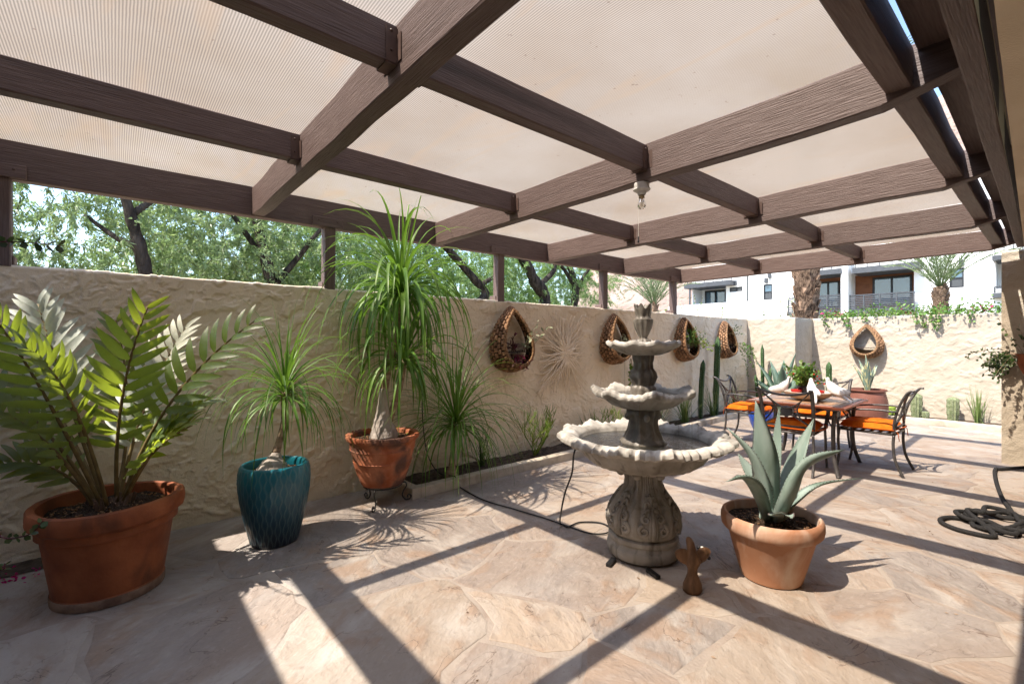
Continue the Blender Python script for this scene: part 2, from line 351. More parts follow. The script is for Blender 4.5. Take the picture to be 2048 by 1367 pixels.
MT['palm_leaf'] = M('palm_leaflet', (.13, .19, .08), (.22, .28, .14), 5, .45, spec=.4, trans=.3, vary=.2, island=True)
MT['hill'] = M('dry_rocky_hillside', (.26, .185, .15), (.40, .30, .255), .05, .95, .8, .25, spec=.08, bdist=6, c3=(.13, .12, .075), s3=.35, m3=(.58, .66))
MT['ground'] = M('desert_ground', (.24, .18, .13), (.32, .25, .19), .3, .95, .5, 4, spec=.1, c3=(.12, .13, .06), s3=.08, m3=(.5, .6))
MT['roofing'] = M('grey_roofing', (.2, .18, .16), (.26, .23, .2), 5, .9)
MT['teal'] = None
def teal_mat():
    m = bpy.data.materials.new('teal_reactive_glaze'); N, L = nodes_of(m); p = N['Principled BSDF']; tc = N.new('ShaderNodeTexCoord')
    nz = N.new('ShaderNodeTexNoise'); nz.inputs['Scale'].default_value = 6; nz.inputs['Detail'].default_value = 5; L.new(tc.outputs['Object'], nz.inputs['Vector'])
    sep = N.new('ShaderNodeSeparateXYZ'); L.new(tc.outputs['Object'], sep.inputs[0])
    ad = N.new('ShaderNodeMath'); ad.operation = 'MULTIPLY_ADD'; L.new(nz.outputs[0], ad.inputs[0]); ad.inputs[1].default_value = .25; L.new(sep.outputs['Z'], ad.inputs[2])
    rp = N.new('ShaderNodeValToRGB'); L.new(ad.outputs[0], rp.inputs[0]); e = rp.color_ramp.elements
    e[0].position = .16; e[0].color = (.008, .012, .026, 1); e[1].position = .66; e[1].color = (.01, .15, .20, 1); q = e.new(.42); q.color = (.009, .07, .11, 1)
    at = N.new('ShaderNodeAttribute'); at.attribute_name = 'ridge'
    mx = N.new('ShaderNodeMix'); mx.data_type = 'RGBA'; L.new(at.outputs['Fac'], mx.inputs[0]); L.new(rp.outputs[0], mx.inputs[6]); mx.inputs[7].default_value = (.16, .25, .24, 1)
    L.new(mx.outputs[2], p.inputs['Base Color']); p.inputs['Roughness'].default_value = .3; p.inputs['Specular IOR Level'].default_value = .5
    return m
MT['teal'] = teal_mat()
def stone_mat():                                   # cast stone of the fountain, limescale and algae
    m = M('weathered_cast_stone', (.20, .182, .158), (.35, .325, .29), 7, .85, .6, 55, spec=.2, bdist=.006, c3=(.075, .06, .045), s3=5, m3=(.53, .72), st3=(3, 3, .6))
    N, L = nodes_of(m); p = N['Principled BSDF']; old = p.inputs['Base Color'].links[0].from_socket
    tc = N.new('ShaderNodeTexCoord'); n = N.new('ShaderNodeTexNoise'); n.inputs['Scale'].default_value = 9; n.inputs['Detail'].default_value = 7
    L.new(tc.outputs['Object'], n.inputs['Vector']); at = N.new('ShaderNodeAttribute'); at.attribute_name = 'lime'
    ad = N.new('ShaderNodeMath'); ad.operation = 'MULTIPLY'; L.new(at.outputs['Fac'], ad.inputs[0])
    mr = N.new('ShaderNodeMapRange'); mr.inputs[1].default_value = .35; mr.inputs[2].default_value = .6; L.new(n.outputs[0], mr.inputs[0]); L.new(mr.outputs[0], ad.inputs[1])
    mx = N.new('ShaderNodeMix'); mx.data_type = 'RGBA'; L.new(ad.outputs[0], mx.inputs[0]); L.new(old, mx.inputs[6]); mx.inputs[7].default_value = (.54, .51, .46, 1); L.new(mx.outputs[2], p.inputs['Base Color'])
    return m
MT['stone'] = stone_mat()
MT['wet_stone'] = M('wet_algae_stone', (.085, .074, .06), (.21, .185, .155), 11, .42, .6, 55, spec=.5, bdist=.006, c3=(.24, .215, .185), s3=6, m3=(.55, .7), st3=(3, 3, .6))
def water_mat():
    m = bpy.data.materials.new('fountain_water'); N, L = nodes_of(m); p = N['Principled BSDF']
    p.inputs['Base Color'].default_value = (.10, .095, .08, 1); p.inputs['Roughness'].default_value = .03; p.inputs['Transmission Weight'].default_value = .75; p.inputs['IOR'].default_value = 1.33
    tc = N.new('ShaderNodeTexCoord'); nz = N.new('ShaderNodeTexNoise'); nz.inputs['Scale'].default_value = 26; nz.inputs['Detail'].default_value = 3; nz.inputs['Distortion'].default_value = 1
    L.new(tc.outputs['Object'], nz.inputs['Vector']); b = N.new('ShaderNodeBump'); b.inputs['Strength'].default_value = .5; b.inputs['Distance'].default_value = .02; L.new(nz.outputs[0], b.inputs['Height']); L.new(b.outputs[0], p.inputs['Normal'])
    return m
MT['water'] = water_mat()
def glass_mat():
    m = bpy.data.materials.new('clear_bulb_glass'); N, L = nodes_of(m); out = N['Material Output']
    g = N.new('ShaderNodeBsdfGlossy'); g.inputs['Roughness'].default_value = .03; t = N.new('ShaderNodeBsdfTransparent'); t.inputs[0].default_value = (.86, .84, .8, 1)
    f = N.new('ShaderNodeFresnel'); f.inputs[0].default_value = 1.5; mi = N.new('ShaderNodeMixShader'); L.new(f.outputs[0], mi.inputs[0]); L.new(t.outputs[0], mi.inputs[1]); L.new(g.outputs[0], mi.inputs[2]); L.new(mi.outputs[0], out.inputs[0]); return m
MT['bulb'] = glass_mat()
def cloth_mat():                                   # knitted shade cloth: part of the sun comes straight through the holes
    m = bpy.data.materials.new('beige_knitted_shade_cloth'); N, L = nodes_of(m); out = N['Material Output']; p = N['Principled BSDF']
    tc = N.new('ShaderNodeTexCoord'); wv = N.new('ShaderNodeTexWave'); wv.wave_type = 'BANDS'; wv.bands_direction = 'X'; wv.inputs['Scale'].default_value = 30; wv.inputs['Distortion'].default_value = .6; wv.inputs['Detail'].default_value = 2
    L.new(tc.outputs['Object'], wv.inputs['Vector'])
    nz = N.new('ShaderNodeTexNoise'); nz.inputs['Scale'].default_value = 1.1; nz.inputs['Detail'].default_value = 7; L.new(tc.outputs['Object'], nz.inputs['Vector'])
    rp = N.new('ShaderNodeValToRGB'); L.new(nz.outputs[0], rp.inputs[0]); rp.color_ramp.elements[0].position = .3; rp.color_ramp.elements[1].position = .62
    rp.color_ramp.elements[0].color = (.44, .345, .255, 1); rp.color_ramp.elements[1].color = (.52, .435, .35, 1)
    mx = N.new('ShaderNodeMix'); mx.data_type = 'RGBA'; mx.blend_type = 'MULTIPLY'; mx.inputs[0].default_value = .46; L.new(rp.outputs[0], mx.inputs[6]); L.new(wv.outputs[0], mx.inputs[7])
    L.new(mx.outputs[2], p.inputs['Base Color']); p.inputs['Roughness'].default_value = .9; p.inputs['Specular IOR Level'].default_value = .1
    fine = N.new('ShaderNodeTexNoise'); fine.inputs['Scale'].default_value = 160; L.new(tc.outputs['Object'], fine.inputs['Vector'])
    n2 = N.new('ShaderNodeTexNoise'); n2.inputs['Scale'].default_value = 1.7; n2.inputs['Detail'].default_value = 9; n2.inputs['Distortion'].default_value = 1.2; mp = N.new('ShaderNodeMapping'); mp.inputs['Scale'].default_value = (2.2, .5, 1); mp.inputs['Location'].default_value = (3, 1, 0); L.new(tc.outputs['Object'], mp.inputs[0]); L.new(mp.outputs[0], n2.inputs['Vector'])
    r2 = N.new('ShaderNodeMapRange'); r2.inputs[1].default_value = .56; r2.inputs[2].default_value = .74; r2.inputs[4].default_value = .55; L.new(n2.outputs[0], r2.inputs[0])
    sp_ = N.new('ShaderNodeTexNoise'); sp_.inputs['Scale'].default_value = 34; sp_.inputs['Detail'].default_value = 1; L.new(tc.outputs['Object'], sp_.inputs['Vector']); r4 = N.new('ShaderNodeMapRange'); r4.inputs[1].default_value = .75; r4.inputs[2].default_value = .79; r4.inputs[4].default_value = .6; L.new(sp_.outputs[0], r4.inputs[0])
    m2 = N.new('ShaderNodeMix'); m2.data_type = 'RGBA'; L.new(r2.outputs[0], m2.inputs[0]); L.new(mx.outputs[2], m2.inputs[6]); m2.inputs[7].default_value = (.44, .31, .20, 1)
    m3 = N.new('ShaderNodeMix'); m3.data_type = 'RGBA'; L.new(r4.outputs[0], m3.inputs[0]); L.new(m2.outputs[2], m3.inputs[6]); m3.inputs[7].default_value = (.2, .13, .09, 1); mx = m3; L.new(mx.outputs[2], p.inputs['Base Color'])
    tr = N.new('ShaderNodeBsdfTranslucent'); L.new(mx.outputs[2], tr.inputs[0])
    a = N.new('ShaderNodeMixShader'); a.inputs[0].default_value = .42; L.new(p.outputs[0], a.inputs[1]); L.new(tr.outputs[0], a.inputs[2])
    t = N.new('ShaderNodeBsdfTransparent'); t.inputs[0].default_value = (1, .93, .85, 1)
    # the knit has thickness: seen obliquely the threads close the holes
    geo = N.new('ShaderNodeNewGeometry'); dt = N.new('ShaderNodeVectorMath'); dt.operation = 'DOT_PRODUCT'; L.new(geo.outputs['Incoming'], dt.inputs[0]); L.new(geo.outputs['Normal'], dt.inputs[1])
    ab = N.new('ShaderNodeMath'); ab.operation = 'ABSOLUTE'; L.new(dt.outputs['Value'], ab.inputs[0])
    hole = N.new('ShaderNodeMapRange'); hole.interpolation_type = 'SMOOTHSTEP'; hole.inputs[1].default_value = .56; hole.inputs[2].default_value = .84; hole.inputs[3].default_value = .02; hole.inputs[4].default_value = .72; L.new(ab.outputs[0], hole.inputs[0])
    b = N.new('ShaderNodeMixShader'); L.new(hole.outputs[0], b.inputs[0]); L.new(a.outputs[0], b.inputs[1]); L.new(t.outputs[0], b.inputs[2]); L.new(b.outputs[0], out.inputs[0]); return m
MT['cloth'] = cloth_mat()
def flag_mat():                                    # cleft sandstone, one tone per stone
    m = bpy.data.materials.new('cleft_sandstone'); N, L = nodes_of(m); p = N['Principled BSDF']; tc = N.new('ShaderNodeTexCoord'); oi = N.new('ShaderNodeObjectInfo')
    rp = N.new('ShaderNodeValToRGB'); L.new(oi.outputs['Random'], rp.inputs[0]); e = rp.color_ramp.elements; rp.color_ramp.interpolation = 'LINEAR'
    e[0].color = (.33, .28, .235, 1); e[1].color = (.31, .275, .25, 1); e[1].position = 1
    for pos, c in ((.2, (.46, .375, .30)), (.4, (.32, .265, .23)), (.6, (.48, .415, .355)), (.8, (.38, .295, .235))): q = e.new(pos); q.color = (*c, 1)
    sc3 = N.new('ShaderNodeVectorMath'); sc3.operation = 'SCALE'; sc3.inputs[0].default_value = (31, 17, 5); L.new(oi.outputs['Random'], sc3.inputs[3])
    rot = N.new('ShaderNodeVectorRotate'); rot.rotation_type = 'Z_AXIS'; an = N.new('ShaderNodeMath'); an.operation = 'MULTIPLY'; an.inputs[1].default_value = 25; L.new(oi.outputs['Random'], an.inputs[0]); L.new(an.outputs[0], rot.inputs['Angle'])
    ad = N.new('ShaderNodeVectorMath'); ad.operation = 'ADD'; L.new(tc.outputs['Object'], rot.inputs['Vector']); L.new(rot.outputs[0], ad.inputs[0]); L.new(sc3.outputs[0], ad.inputs[1])
    mp = N.new('ShaderNodeMapping'); mp.inputs['Scale'].default_value = (1, 1.55, 1); L.new(ad.outputs[0], mp.inputs[0])
    def noise(s, d=8, di=0.):
        n = N.new('ShaderNodeTexNoise'); n.inputs['Scale'].default_value = s; n.inputs['Detail'].default_value = d; n.inputs['Distortion'].default_value = di; L.new(mp.outputs[0], n.inputs['Vector']); return n.outputs[0]
    def rng(x, a, b, c=0, d=1):
        r = N.new('ShaderNodeMapRange'); r.inputs[1].default_value = a; r.inputs[2].default_value = b; r.inputs[3].default_value = c; r.inputs[4].default_value = d; L.new(x, r.inputs[0]); return r.outputs[0]
    def mix(f, a, c):
        x = N.new('ShaderNodeMix'); x.data_type = 'RGBA'; L.new(f, x.inputs[0]); L.new(a, x.inputs[6]); x.inputs[7].default_value = (*c, 1); return x.outputs[2]
    n1 = noise(1.9, 10, .7); n2 = noise(4.2, 9, .4); n3 = noise(11, 6, .4); n4 = noise(.9, 6, .8)
    c = mix(rng(n1, .48, .66, 0, .8), rp.outputs[0], (.52, .47, .42)); c = mix(rng(n2, .52, .66, 0, .7), c, (.36, .255, .185)); c = mix(rng(n4, .52, .66, 0, .7), c, (.33, .29, .265)); c = mix(rng(n3, .62, .75, 0, .4), c, (.28, .20, .15))
    n5 = noise(26, 6, .3); n6 = noise(1.25, 10, 1.6); n7 = noise(60, 2, 0)
    def line(x, at_, w_, amt):                       # thin dark cleft edge where the noise crosses a level
        d = N.new('ShaderNodeMath'); d.operation = 'SUBTRACT'; L.new(x, d.inputs[0]); d.inputs[1].default_value = at_; e_ = N.new('ShaderNodeMath'); e_.operation = 'ABSOLUTE'; L.new(d.outputs[0], e_.inputs[0]); return rng(e_.outputs[0], 0, w_, amt, 0)
    brk = N.new('ShaderNodeMath'); brk.operation = 'MULTIPLY'; L.new(line(n6, .52, .006, .8), brk.inputs[0]); L.new(rng(n2, .45, .6), brk.inputs[1])
    brk2 = N.new('ShaderNodeMath'); brk2.operation = 'MULTIPLY'; L.new(line(n1, .44, .005, .7), brk2.inputs[0]); L.new(rng(n4, .45, .6), brk2.inputs[1])
    c = mix(rng(n5, .55, .8, 0, .4), c, (.54, .48, .43)); c = mix(rng(n7, .68, .74, 0, .35), c, (.22, .16, .12)); c = mix(brk.outputs[0], c, (.14, .10, .08)); c = mix(brk2.outputs[0], c, (.16, .12, .10))
    hsv = N.new('ShaderNodeHueSaturation'); hsv.inputs['Value'].default_value = .82; hsv.inputs['Saturation'].default_value = 1.06; L.new(c, hsv.inputs['Color']); c = hsv.outputs[0]
    L.new(c, p.inputs['Base Color']); p.inputs['Roughness'].default_value = .72; p.inputs['Specular IOR Level'].default_value = .28
    st = N.new('ShaderNodeMath'); st.operation = 'SNAP'; st.inputs[1].default_value = .09; L.new(n1, st.inputs[0])   # cleft ledges
    h = N.new('ShaderNodeMath'); h.operation = 'MULTIPLY_ADD'; L.new(st.outputs[0], h.inputs[0]); h.inputs[1].default_value = 1.0
    hh = N.new('ShaderNodeMath'); hh.operation = 'MULTIPLY_ADD'; L.new(n3, hh.inputs[0]); hh.inputs[1].default_value = .3; L.new(n2, hh.inputs[2]); L.new(hh.outputs[0], h.inputs[2])
    b = N.new('ShaderNodeBump'); b.inputs['Strength'].default_value = 1.0; b.inputs['Distance'].default_value = .035; L.new(h.outputs[0], b.inputs['Height']); L.new(b.outputs[0], p.inputs['Normal'])
    return m
MT['flag'] = flag_mat()
# ------------------------------------------------------------------ ground and patio
tag(MB().add([(-300, -300, -.06), (500, -300, -.06), (500, 500, -.06), (-300, 500, -.06)], [(0, 1, 2, 3)]).build('ground', MT['ground']), kind='structure', label='dry desert ground around the patio')
patio = tag(MB().box((3.4, .85, -.0285), (13.7, 6.9, .05)).build('patio_floor', MT['mortar']), kind='structure', label='flagstone patio floor with pale mortar joints')
def clip_poly(P, n, d):                              # keep p.n <= d
    out = []
    for i in range(len(P)):
        a, b = P[i], P[(i + 1) % len(P)]; da = a[0] * n[0] + a[1] * n[1] - d; db = b[0] * n[0] + b[1] * n[1] - d
        if da <= 0: out.append(a)
        if da * db < 0: t = da / (da - db); out.append((a[0] + (b[0] - a[0]) * t, a[1] + (b[1] - a[1]) * t))
    return out
def flagstones():
    g = random.Random(23); x0, x1, y0, y1 = -3.4, 10.2, -2.55, 4.22; seeds = []
    for q in range(9000):
        p = (g.uniform(x0, x1), g.uniform(y0, y1)); r = .62 + .5 * g.random()
        if g.random() < .12: r *= .45
        if all((p[0] - s[0]) ** 2 + (p[1] - s[1]) ** 2 > ((r + s[2]) / 2) ** 2 for s in seeds): seeds.append((p[0], p[1], r))
        if len(seeds) > 230: break
    for s in seeds:
        P = [(x0, y0), (x1, y0), (x1, y1), (x0, y1)]; near = sorted(seeds, key=lambda q: (q[0] - s[0]) ** 2 + (q[1] - s[1]) ** 2)[1:24]
        for q in near:
            dx, dy = q[0] - s[0], q[1] - s[1]; D = math.hypot(dx, dy); n = (dx / D, dy / D)
            off = D * s[2] / (s[2] + q[2]) - g.uniform(.002, .008)
            P = clip_poly(P, n, s[0] * n[0] + s[1] * n[1] + off)
            if len(P) < 3: break
        if len(P) < 3: continue
        Q = []
        for i in range(len(P)):
            a, b = Vector((*P[i], 0)), Vector((*P[(i + 1) % len(P)], 0)); L = (b - a).length; k = max(1, int(L / .11)); nn = Vector((b.y - a.y, a.x - b.x, 0)).normalized() if L > 1e-5 else Vector((0, 0, 0))
            for j in range(k):
                t = j / k; am = .008 if j else .0
                Q.append(a.lerp(b, t) - nn * (abs(g.gauss(0, am)) + (.012 if j == 0 else 0) * 0))
        wa = np.array([[q.x, q.y] for q in Q]); wx = fbm(wa[:, 0] * 2.2, wa[:, 1] * 2.2, 71, 3) - .5; wy = fbm(wa[:, 0] * 2.2, wa[:, 1] * 2.2, 91, 3) - .5
        Q = [q + Vector((a * .3, b * .3, 0)) for q, a, b in zip(Q, wx, wy)]
        c = sum(Q, Vector()) / len(Q); Q = [q - c for q in Q]
        Q = [q * (1 - .004 / max(q.length, .05)) if i % 1 == 0 else q for i, q in enumerate(Q)]
        m = len(Q); z = -g.uniform(0, .002)
        V = [(q.x, q.y, -.012) for q in Q] + [(q.x, q.y, z - .0018) for q in Q]
        V += [tuple((q * (1 - .008 / max(q.length, .04)))[:2]) + (z,) for q in Q]
        F = [tuple(range(2 * m, 3 * m))]
        for i in range(m):
            j = (i + 1) % m; F += [(i, j, m + j, m + i), (m + i, m + j, 2 * m + j, 2 * m + i)]
        MB().add(V, F).build('flagstone', MT['flag'], patio, loc=(c.x, c.y, 0))
flagstones()
# ------------------------------------------------------------------ stucco walls
def trowel(u, v, seed, k=1.0):                       # skip-trowel plaster: torn plates with ragged edges
    u = u * k; v = v * k
    wx = fbm(u * 2.3, v * 2.3, seed + 1) - .5; wy = fbm(u * 2.3, v * 2.3, seed + 5) - .5
    U = u + wx * .45; V = v + wy * .45 + .25 * wx
    n1 = fbm(U * 6, V * 8.5, seed + 9, 5) ; n2 = fbm(U * 13 + 3, V * 17, seed + 21, 4); n3 = fbm(u * 55, v * 60, seed + 33, 2); mk = fbm(u * 1.7 + 5, v * 2.1, seed + 50, 2)
    r = .06 * (n3 - .5); a = sst(.42, .58, mk); b = sst(.55, .40, mk)
    return .0062 * sst(.50, .512, n1 + r) * (.35 + .65 * a) + .0052 * sst(.55, .562, n2 + r) * (.3 + .7 * b) + .0045 * sst(.585, .597, n1 + r) - .0035 * sst(.03, .0, abs(n2 - .46)) * a + .0028 * n3 + .003 * fbm(u * .8, v * .8, seed + 40, 2)
def stucco_wall(name, a, b, h, th, res, mat, parent=None, seed=0, k=1.0, ends=True, amp=1.0, uu=None):
    """a->b along the foot of the seen face; the wall's body lies to the left of that line."""
    a = np.array(a, float); b = np.array(b, float); L = np.linalg.norm(b - a); t = (b - a) / L; nrm = np.array((t[1], -t[0]))   # towards the viewer
    nu = int(L / res) + 1; nv = int(h / res) + 1
    prof = [(0, z, 'f') for z in np.linspace(-.03, h - .012, nv)] + [(.012, h, 't')] + [(y, h, 't') for y in np.linspace(.04, th - .012, 6)] + [(th, h - .012, 'b'), (th, -.03, 'b')]
    us = np.linspace(0, L, nu) if uu is None else np.asarray(uu); nu = len(us); U, S = np.meshgrid(us, np.arange(len(prof)))
    Y = np.array([p[0] for p in prof])[:, None] + 0 * U; Z = np.array([p[1] for p in prof])[:, None] + 0 * U
    H = amp * trowel(U + 13.7 * seed, Z - Y + 3, seed, k); isf = np.array([p[2] == 'f' for p in prof])[:, None]; ist = np.array([p[2] == 't' for p in prof])[:, None]
    Y = Y - np.where(isf, H, 0) ; Z = Z + np.where(ist, H * .5, 0)
    P = np.stack([a[0] + t[0] * U - nrm[0] * Y, a[1] + t[1] * U - nrm[1] * Y, Z], -1).reshape(-1, 3)
    r, c = len(prof), nu; i = np.arange(r - 1)[:, None] * c + np.arange(c - 1)[None, :]; i = i.ravel()
    F = np.stack([i, i + 1, i + c + 1, i + c], 1)
    me = np_mesh(name, P, F, mat, True); o = link(name, me, None, parent)
    if ends:                                         # close both ends
        for q, s in ((a, 1), (b, -1)):
            e = MB()
            x = q + t * .004 * s; p0 = x - nrm * .0; p1 = x - nrm * th
            e.add([(*p0, -.03), (*p1, -.03), (*p1, h - .004), (*p0, h - .004)], [(0, 1, 2, 3) if s > 0 else (3, 2, 1, 0)])
            e.build('wall_end', mat, o if parent is None else parent, loc=None)
    return o
WH = 1.845
lw = stucco_wall('garden_wall', (-3.6, 4.2), (9.96, 4.2), WH, .2, .0075, MT['stucco'], seed=2, amp=1.15, k=1.3, uu=np.concatenate([np.arange(0, 2.85, .05), np.arange(2.85, 8.0, .0075), np.arange(8.0, 13.56, .012), [13.56]]))
tag(lw, 'long beige stucco garden wall carrying the pergola posts', 'wall')
bw = thing('return_wall', 'sunlit beige stucco wall with a stepped corner, under the bougainvillea', 'wall', (0, 0, 0))
stucco_wall('wall_section', (9.97, 4.4), (9.97, 3.3), WH, .95, .02, MT['stucco_in_sun'], bw, 5, 1.9, True, .8)
stucco_wall('wall_section', (9.975, 3.3), (10.93, 3.3), WH, .8, .02, MT['stucco_in_sun'], bw, 6, 1.9, False, .8)
stucco_wall('wall_section', (10.92, 3.3), (10.92, -3.2), WH, .2, .016, MT['stucco_in_sun'], bw, 7, 1.9, True, .8)
# ------------------------------------------------------------------ house: porch over the camera, end wall, roof edge
house = thing('house', 'beige stucco house with porch soffit and end wall at right', 'house', (7.78, .2, 0))
def hp(o): o.location = Vector(o.location) - Vector(house.location); return o
stucco_wall('end_wall', (7.66 - 7.78, .23), (7.66 - 7.78, -2.8), 2.396, .26, .016, MT['stucco_in_sun'], house, 11, 1.4, True, .8)
SOF = MB(); nx, ny = 150, 60
g0 = [(x, y) for y in np.linspace(-2.6, 0, ny) for x in np.linspace(-3.6, 7.655, nx)]
gx = np.array([p[0] for p in g0]); gy = np.array([p[1] for p in g0]); hh = trowel(gx + 50, gy + 9, 14, .9)
SOF.add([(x, y + (.085 + .022 * max(x, 0)) * (1 + y / 2.6), 2.402 - h) for (x, y), h in zip(g0, hh)], [(j * nx + i, (j + 1) * nx + i, (j + 1) * nx + i + 1, j * nx + i + 1) for j in range(ny - 1) for i in range(nx - 1)])
hp(SOF.build('porch_soffit', MT['stucco'], house, True))
hp(MB().add([(-3.6, .085, 2.402), (7.655, .253, 2.402), (7.655, .253, 2.66), (-3.6, .085, 2.66)], [(0, 1, 2, 3)]).build('soffit_edge', MT['stucco'], house))
hp(MB().box((2, -1.26, 2.72), (11.9, 3.0, .1)).build('porch_roof', MT['roofing'], house))
hp(MB().box((2.1, -2.7, 1.2), (11.5, .2, 2.5)).build('rear_wall', MT['stucco'], house))
hp(MB().box((-3.72, .8, 1.2), (.2, 6.8, 2.5)).build('side_wall', MT['stucco'], house))
hp(MB().box((-2.46, 2.3, 2.71), (2.40, 4.5, .1)).build('patio_roof', MT['roofing'], house))
# ------------------------------------------------------------------ pergola
pg = thing('pergola', 'brown painted timber pergola with beige shade cloth over the patio', 'pergola', (3.3, 4.25, 0))
PG = Vector(pg.location)
def timber(name, a, b, wd, hgt, mat, parent=pg, seg=.35, jit=.0025, base=PG, cut=0):
    """rough sawn timber from a to b (centre of its top edge), slightly uneven edges"""
    a = Vector(a) - base; b = Vector(b) - base; L = (b - a).length; t = (b - a) / L; n = max(2, int(L / seg)); up = Vector((0, 0, 1)) if abs(t.z) < .5 else Vector((0, 1, 0)); sd = t.cross(up).normalized(); up = sd.cross(t)
    m = MB(); ch = .006
    ring = [(-wd / 2 + ch, 0), (wd / 2 - ch, 0), (wd / 2, -ch), (wd / 2, -hgt + ch), (wd / 2 - ch, -hgt), (-wd / 2 + ch, -hgt), (-wd / 2, -hgt + ch), (-wd / 2, -ch)]
    for i in range(n + 1):
        p = a + t * (L * i / n); j1 = rnd.gauss(0, jit); j2 = rnd.gauss(0, jit)
        for x, z in ring:
            zz = z + j2
            if cut and i == n and z < -.02: zz = -hgt * (1 - cut)
            m.v.append(tuple(p + sd * (x + j1 + rnd.gauss(0, jit * .3)) + up * (zz + rnd.gauss(0, jit * .4))))
    for i in range(n):
        for j in range(8): m.f.append((i * 8 + j, i * 8 + (j + 1) % 8, i * 8 + 8 + (j + 1) % 8, i * 8 + 8 + j))
    m.f.append(tuple(range(8))[::-1]); m.f.append(tuple(n * 8 + j for j in range(8)))
    return m.build(name, mat, parent)
XB = [-.72, .88, 2.57, 4.21, 5.79, 7.40]
timber('header_beam', (-1.6, 4.245, 2.62), (7.46, 4.245, 2.62), .085, .24, MT['wood_x'], seg=.5)
for x in XB:
    timber('cross_beam', (x, 4.2, 2.605), (x, .2, 2.605), .09, .222, MT['wood_y'], seg=.3, cut=.35)
for i in range(len(XB) - 1):
    a, b = XB[i] + .046, XB[i + 1] - .046
    for Y, hgt in ((2.96, .152), (1.705, .155), (.445, .165)):
        p = timber('purlin', (a, Y, 2.598), (b, Y, 2.598), .078 if Y > 1 else .092, hgt, MT['wood_x'], seg=.4)
        if Y > 1:
            for x, s in ((a, 1), (b, -1)):
                m = MB(); X = x + s * .024
                m.box((X, Y, 2.598 - hgt - .004), (.05, .086, .004)); m.box((X, Y - .043, 2.598 - hgt / 2 - .01), (.05, .004, hgt - .02)); m.box((X, Y + .043, 2.598 - hgt / 2 - .01), (.05, .004, hgt - .02))
                m.box((x + s * .003, Y - .06, 2.598 - hgt / 2 - .02), (.004, .034, hgt - .05)); m.box((x + s * .003, Y + .06, 2.598 - hgt / 2 - .02), (.004, .034, hgt - .05))
                for zz in (-.035, -.11): m.ball((X + s * .004, Y - .046, 2.598 + zz), .006, 6, 4)
                m.v = [tuple(Vector(v) - PG) for v in m.v]; m.build('joist_hanger', MT['hanger'], p)
    timber('gutter_board', (a, .29, 2.60), (b, .29, 2.60), .18, .03, MT['wood_x'], seg=.5)
timber('ledger_board', (-1.6, .165, 2.6), (7.6, .275, 2.6), .075, .19, MT['wood_x'], seg=.6)
for x in (-.535, 1.455, 3.41, 5.33, 7.19):
    p = timber('post', (x, 4.245, 1.838), (x, 4.245, 2.385), .095, .095, MT['wood_z'], seg=.28)
    p.location.y += .0475
    m = MB().bbox((x - PG.x, 4.262 - PG.y, 1.873), (.115, .115, .07), .005); m.build('post_base', MT['wood_z'], p, loc=(0, -.0475 + .03, 0))
    cl = MB().bbox((x - .02 - PG.x, 4.192 - PG.y, 2.425), (.27, .02, .085), .004).build('cleat', MT['wood_x'], pg)
    for dx in (-.1, .06): MB().ball((x + dx - PG.x, 4.181 - PG.y, 2.435), (.008, .005, .008), 8, 4).build('bolt', MT['hanger'], cl)
for i in range(len(XB) - 1):
    nx, ny = 12, 26; V = []
    for j in range(ny + 1):
        for k in range(nx + 1):
            u, v = k / nx, j / ny; x = XB[i] + u * (XB[i + 1] - XB[i]); y = .42 + v * (4.27 - .42)
            V.append((x - PG.x, y - PG.y, 2.6135 + .003 * math.sin(u * PI * 3 + i) * math.sin(v * 9 + i * 2) - .006 * math.sin(u * PI) * (.5 + .5 * math.sin(v * PI * 3))))
    MB().add(V, [(j * (nx + 1) + k, j * (nx + 1) + k + 1, (j + 1) * (nx + 1) + k + 1, (j + 1) * (nx + 1) + k) for j in range(ny) for k in range(nx)]).build('shade_cloth', MT['cloth'], pg, True)
# ------------------------------------------------------------------ bare bulb under the beam
lx, ly = 2.56, 1.73
lamp = thing('ceiling_lampholder', 'bare clear bulb in a white lampholder with pull cord, under the beam', 'lamp', (lx, ly, 2.381), 0, None, .88)
LZ = -.0
o = MB().lathe([(.03, 0), (.052, 0), (.054, -.006), (.054, -.034), (.05, -.04)], 24, cap1=False).build('junction_box', MT['fixture'], lamp, True); smooth_by_angle(o)
o = MB().lathe([(.05, -.038), (.06, -.04), (.061, -.05), (.05, -.058), (.034, -.062), (.03, -.075), (.026, -.086)], 24).build('lampholder', MT['fixture'], lamp); smooth_by_angle(o)
MB().lathe([(.018, -.082), (.018, -.095), (.021, -.1), (.021, -.108), (.017, -.112)], 20).build('socket', MT['brass'], lamp, True)
MB().lathe([(.016, -.110), (.018, -.122), (.026, -.14), (.030, -.158), (.028, -.172), (.019, -.184), (.004, -.19)], 24, cap0=False).build('bulb', MT['bulb'], lamp, True)
f = MB()
for k in range(4):
    th = k * PI / 2; f.tube([(0, 0, -.112), (.006 * math.cos(th), .006 * math.sin(th), -.135), (.009 * math.cos(th + .5), .009 * math.sin(th + .5), -.17)], .0011, 5)
f.build('filament', MT['brass'], lamp)
MB().tube([(-.022, .012, -.05), (-.023, .012, -.08), (-.023, .012, -.39)], .0012, 6).build('pull_cord', MT['ivory'], lamp)
MB().lathe([(.003, -.385), (.005, -.392), (.004, -.4), (.006, -.415), (.008, -.43), (.004, -.432)], 10, c=(-.023, .012, 0)).build('cord_pull', MT['dark_pot'], lamp, True)
